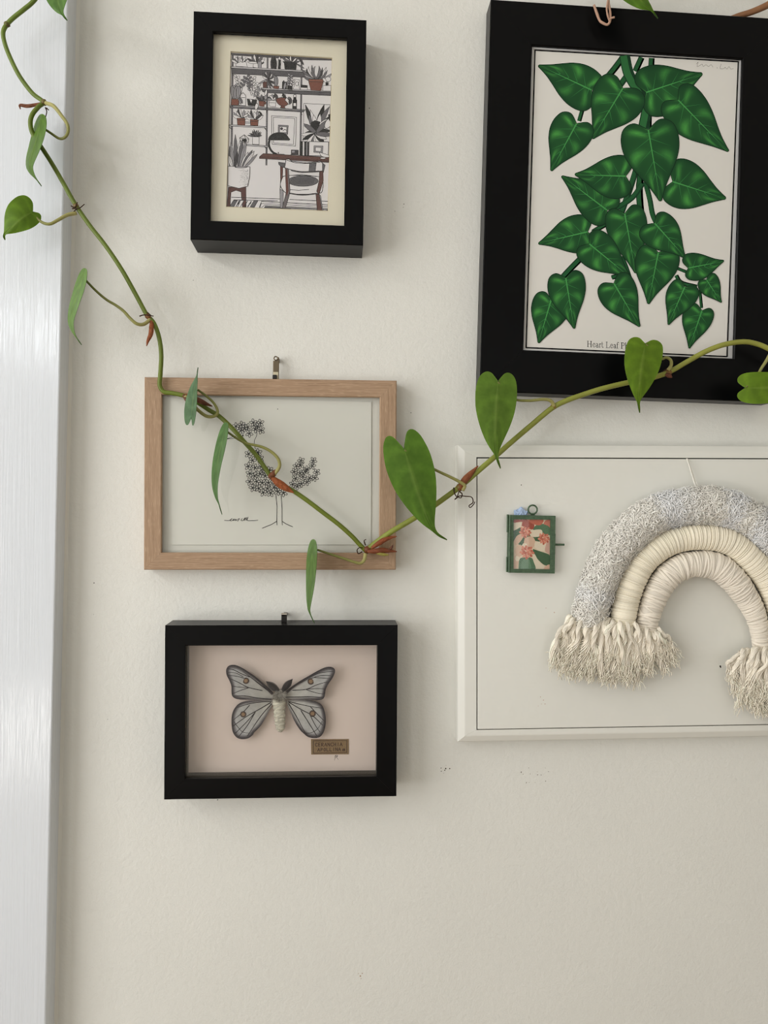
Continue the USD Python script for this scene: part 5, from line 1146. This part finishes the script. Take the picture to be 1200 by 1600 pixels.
def leaf(mid, wa, wb, da, db, col, back, petiole, label, parent=None, lobe=1.0, cup=.0, dark=1.0):
    slim = lobe < .55
    """mid: rows (px, py, d) from notch to tip; wa / wb: widths in the view left / right of it; da / db: how far (m) those edges stand out from the wall"""
    q = smooth_path(mid, 10); L = np.concatenate([[0], np.cumsum(np.hypot(*np.diff(q[:, :2], axis=0).T))]); tot = L[-1]; L = L / tot
    def M(u):
        if u >= 0: return np.array([np.interp(u, L, q[:, k]) for k in range(3)])
        dd = (q[4] - q[0]) / max(1e-6, np.hypot(*(q[4] - q[0])[:2])) * tot
        return q[0] + dd * u
    def N(u):
        a, b = M(max(u - .05, -.1)), M(min(u + .05, 1)); d_ = (b - a)[:2]; d_ /= np.hypot(*d_) + 1e-9
        return np.array([-d_[1], d_[0]])
    SH = HALF_SLIM if slim else HALF
    n, K_ = len(SH), 8
    vs, cs, fs = [], [], []
    for s, w, dd in ((1, wa, da), (-1, wb, db)):
        base = len(vs)
        for i, (u, hh) in enumerate(SH):
            um = (i / (n - 1)) ** 1.15
            uu0 = u * (lobe if u < 0 and not slim else 1)
            for k in range(K_):
                r = k / (K_ - 1); uu = (um * 1.05 - .05 if slim else um) * (1 - r) + uu0 * r
                m_, nn = M(uu), N(max(uu, 0))
                x, y = m_[:2] + nn * s * w * hh * r
                dpt = m_[2] + dd * hh * r ** 1.25 + .0012 * math.sin(um * 13 - r * 3) * r * .4
                vs.append(V(x, y, max(dpt, .004)))
                vein = math.exp(-(r / .07) ** 2); rib = .5 + .5 * math.cos((um * 5.2 - r * 1.5) * 2 * math.pi)
                c = np.array(col, float) * (.88 + .12 * r + .10 * rib ** 4) * dark
                c = c * (1 - .45 * vein) + (c * .55 + np.array([172, 190, 110]) * .5) * .45 * vein
                if um > .93: c = c * .85 + np.array([60, 50, 30]) * .15
                cs.append(lin(np.clip(c, 0, 255)))
        for i in range(n - 1):
            for k in range(K_ - 1):
                a = base + i * K_ + k; fs.append((a, a + 1, a + K_ + 1, a + K_) if s < 0 else (a, a + K_, a + K_ + 1, a + 1))
    vs, fs, cs = np.array(vs), np.array(fs), np.array(cs)
    mm = trimesh.Trimesh(vs, np.vstack([fs[:, [0, 1, 2]], fs[:, [0, 2, 3]]]), process=False); nr = mm.vertex_normals
    vv = np.vstack([vs, vs + nr * (.00030 if nr[:, 1].mean() > 0 else -.00030)])
    cb = np.tile(lin(back), (len(vs), 1)) if back is not None else cs
    o = obj('leaf', (vv, np.vstack([fs, fs[:, ::-1] + len(vs)])), m_leaf, parent or tv, smooth=True, cd=np.vstack([cs, cb]), label=label)
    if petiole:
        qp = smooth_path(petiole, 7); p = np.array([V(*r) for r in qp]); k = 10
        s_ = np.linspace(0, 1, len(p)); rad = .0019 * (1 - .45 * s_) * (1.0 if len(petiole[0]) < 4 else 1)
        v, f = tube(p, rad, k); c = np.array([lin(np.array([172, 164, 104]) * (1 - a) + np.array([112, 118, 56]) * a) for a in s_])
        obj('petiole', (v, f), m_stem, o, smooth=True, cd=np.vstack([np.repeat(c, k, axis=0), c[0], c[-1]]))
    return o
GF, GB, GL_ = (88, 130, 50), (108, 138, 96), (104, 140, 44)
leaf([(92, -38, .062), (90, -8, .064), (93, 13, .066), (99, 24, .066), (105, 32, .066)], 24, 20, -.004, .010, (96, 132, 66), GB, [(72, -30, .055), (80, -45, .058), (92, -40, .062)], 'leaf at the top left corner, only its drooping tip showing')
leaf([(65, 184, .056), (60, 205, .058), (53.5, 228, .060), (46, 253, .060), (48, 268, .058), (65, 291, .055)], 9, 11, -.016, .014, (94, 128, 48), GB, [(72, 161, .049), (84, 166, .056), (97, 182, .060), (105, 194, .062), (106.5, 205, .062), (102, 214, .062), (93, 216.5, .060), (80, 208.5, .058), (66, 199, .057)], 'narrow folded leaf beside the uppermost stem loop', lobe=.4)
leaf([(51, 331, .056), (34, 342, .062), (18, 356, .062), (7, 367, .060), (8, 375, .058)], 33, 21, -.002, -.003, (104, 138, 40), GB, [(119, 333, .045), (105, 336, .049), (92, 343, .052), (78, 350, .054), (66, 347.5, .054), (57, 340, .0535), (51.5, 333, .054)], 'round bright green leaf on the casing at the left edge')
leaf([(131, 425, .052), (123, 453, .056), (114, 482, .056), (110.5, 504, .054), (116, 522, .050), (127.6, 539, .048)], 8, 8, -.014, .016, (106, 142, 62), GB, [(234, 498, .0365), (231, 502.5, .0375), (223, 507, .041), (213, 505.5, .044), (203, 497, .045), (193, 486, .046), (181, 477, .047), (166, 468, .048), (150, 454.5, .050), (133, 437, .052)], 'slim edge on leaf hanging in front of the casing edge', lobe=.5)
leaf([(299, 652, .040), (301, 630, .043), (304, 607, .044), (307, 592, .043), (309.5, 574, .040)], 6.5, 12, .010, -.010, (104, 134, 100), GB, [(289, 619, .0265), (302, 634, .027), (320, 649, .029), (332, 651, .031), (339, 647, .033), (339.5, 640, .034), (334, 630, .035), (325, 621, .036), (309, 609, .038)], 'grey green leaf turned upwards across the oak top rail', lobe=1.3)
leaf([(352, 667, .046), (345, 698, .050), (338.5, 730, .050), (336, 757, .048), (338, 776, .045), (342, 788, .043), (347, 804, .040)], 8.5, 7, -.006, .012, (98, 132, 80), GB, [(428, 741, .034), (434, 734, .036), (437, 726, .038), (434, 716, .040), (424, 706, .041), (411, 699, .042), (398, 695.5, .043), (386, 693, .043), (373, 687, .044), (354, 674, .046)], 'long narrow grey green leaf hanging over the left of the oak frame', lobe=.3)
leaf([(489, 849, .036), (487, 873, .040), (485, 908, .042), (482.5, 945, .042), (484, 958, .040), (491.5, 974, .039)], 8, 8, -.012, .014, (100, 132, 70), GB, [(571, 865, .028), (569, 875, .030), (563, 880, .031), (553, 878, .032), (535, 872, .033), (515, 865.5, .034), (496, 859, .036)], 'slim leaf hanging from the oak bottom rail towards the moth frame', lobe=.2)
leaf([(631.5, 702, .052), (645, 745, .058), (660, 790, .058), (671, 817, .056), (683, 834, .052), (698.5, 843.6, .048)], 36, 37, -.002, -.004, (92, 128, 44), GB, [(723, 766, .038), (726, 759, .040), (720, 754, .041), (705, 746, .043), (688, 738, .044), (668, 728, .046), (648, 716, .049), (632, 703, .052)], 'large heart shaped leaf by the right edge of the oak frame', lobe=1.35)
leaf([(778, 596, .052), (775.5, 640, .058), (773.5, 685, .058), (776, 712, .055), (782, 732, .051)], 34, 31, -.002, -.003, (100, 132, 48), GB, [(866, 634, .038), (860, 626, .041), (848, 624, .043), (825, 626, .045), (800, 622, .047), (778, 597, .052)], 'heart shaped leaf on the lower left corner of the large black frame', lobe=.85)
leaf([(1008, 537, .056), (1003, 570, .061), (999.5, 600, .061), (997.5, 622, .058), (999.5, 645, .054)], 29, 30, -.002, -.003, (104, 136, 36), GB, [(1044, 578, .041), (1048.5, 571, .044), (1048, 563, .046), (1041, 558.5, .047), (1030, 560, .048), (1009, 538, .056)], 'glossy heart shaped leaf covering part of the poster caption', lobe=.6)
leaf([(1165, 606, .058), (1190, 606, .062), (1225, 604, .062), (1262, 604, .058), (1295, 612, .052)], 25, 25, -.002, -.003, (106, 138, 36), GB, [(1206, 548, .045), (1199, 561, .048), (1190, 575, .050), (1182, 588, .052), (1166, 605, .058)], 'sideways heart shaped leaf at the right edge', lobe=.8)

# a second strand whose leaf, pale root and bare stem dip over the top of the big frame
VO = at(1005, -20, .045)
tw = thing('trailing_vine', 'second vine strand at the top edge, with leaf tip, pale root and brown stem', 'plant', VO)
tv = tw
q = [(1075, 52, .012), (1120, 38, .014), (1150, 26, .016), (1175, 18.5, .018), (1205, 5, .020), (1230, -12, .024)]
stw = stempart(q, .0019, .0040, 'stem', (128, 88, 60), (150, 106, 70), 'brown woody stem behind the top edge of the large frame')
stx = stempart([(900, -60, .050), (960, -48, .050), (1020, -52, .050), (1100, -60, .045), (1180, -40, .035), (1230, -12, .025)], .0026, .0030, 'stem', (110, 124, 50), (130, 110, 66))
leaf([(972, -50, .055), (985, -22, .058), (1003, 2, .058), (1017, 14, .056), (1028, 29, .052)], 26, 20, -.005, -.004, (92, 130, 40), GB, [(960, -48, .050), (966, -52, .053), (972, -50, .055)], 'leaf at the top edge with only its pointed tip in view', lobe=.8)
m_pale = plain('pale_root', (186, 150, 128), .75, .2)
for rows, r in (([(946, -40, .046), (950, -10, .044), (951, 5, .042), (953.5, 20, .040), (953, 33, .038), (949, 38.5, .036), (942, 36, .035), (937, 32, .034), (933, 22, .034), (928, 8, .034)], .0013), ([(952, 30, .039), (956, 28, .040), (960.5, 27, .041)], .0011), ([(950, 0, .043), (948, 14, .042), (950, 26, .040), (953, 34, .038)], .0010)):
    p = path3(rows, 6); v, f = tube(p, r * (1 + .35 * (fbm(p * 260, 2) - .5)), 8); obj('aerial_root', (v, f), m_pale, tv, smooth=True, label='pale pinkish dried root')
for p_ in list(stage.Traverse()):
    pass
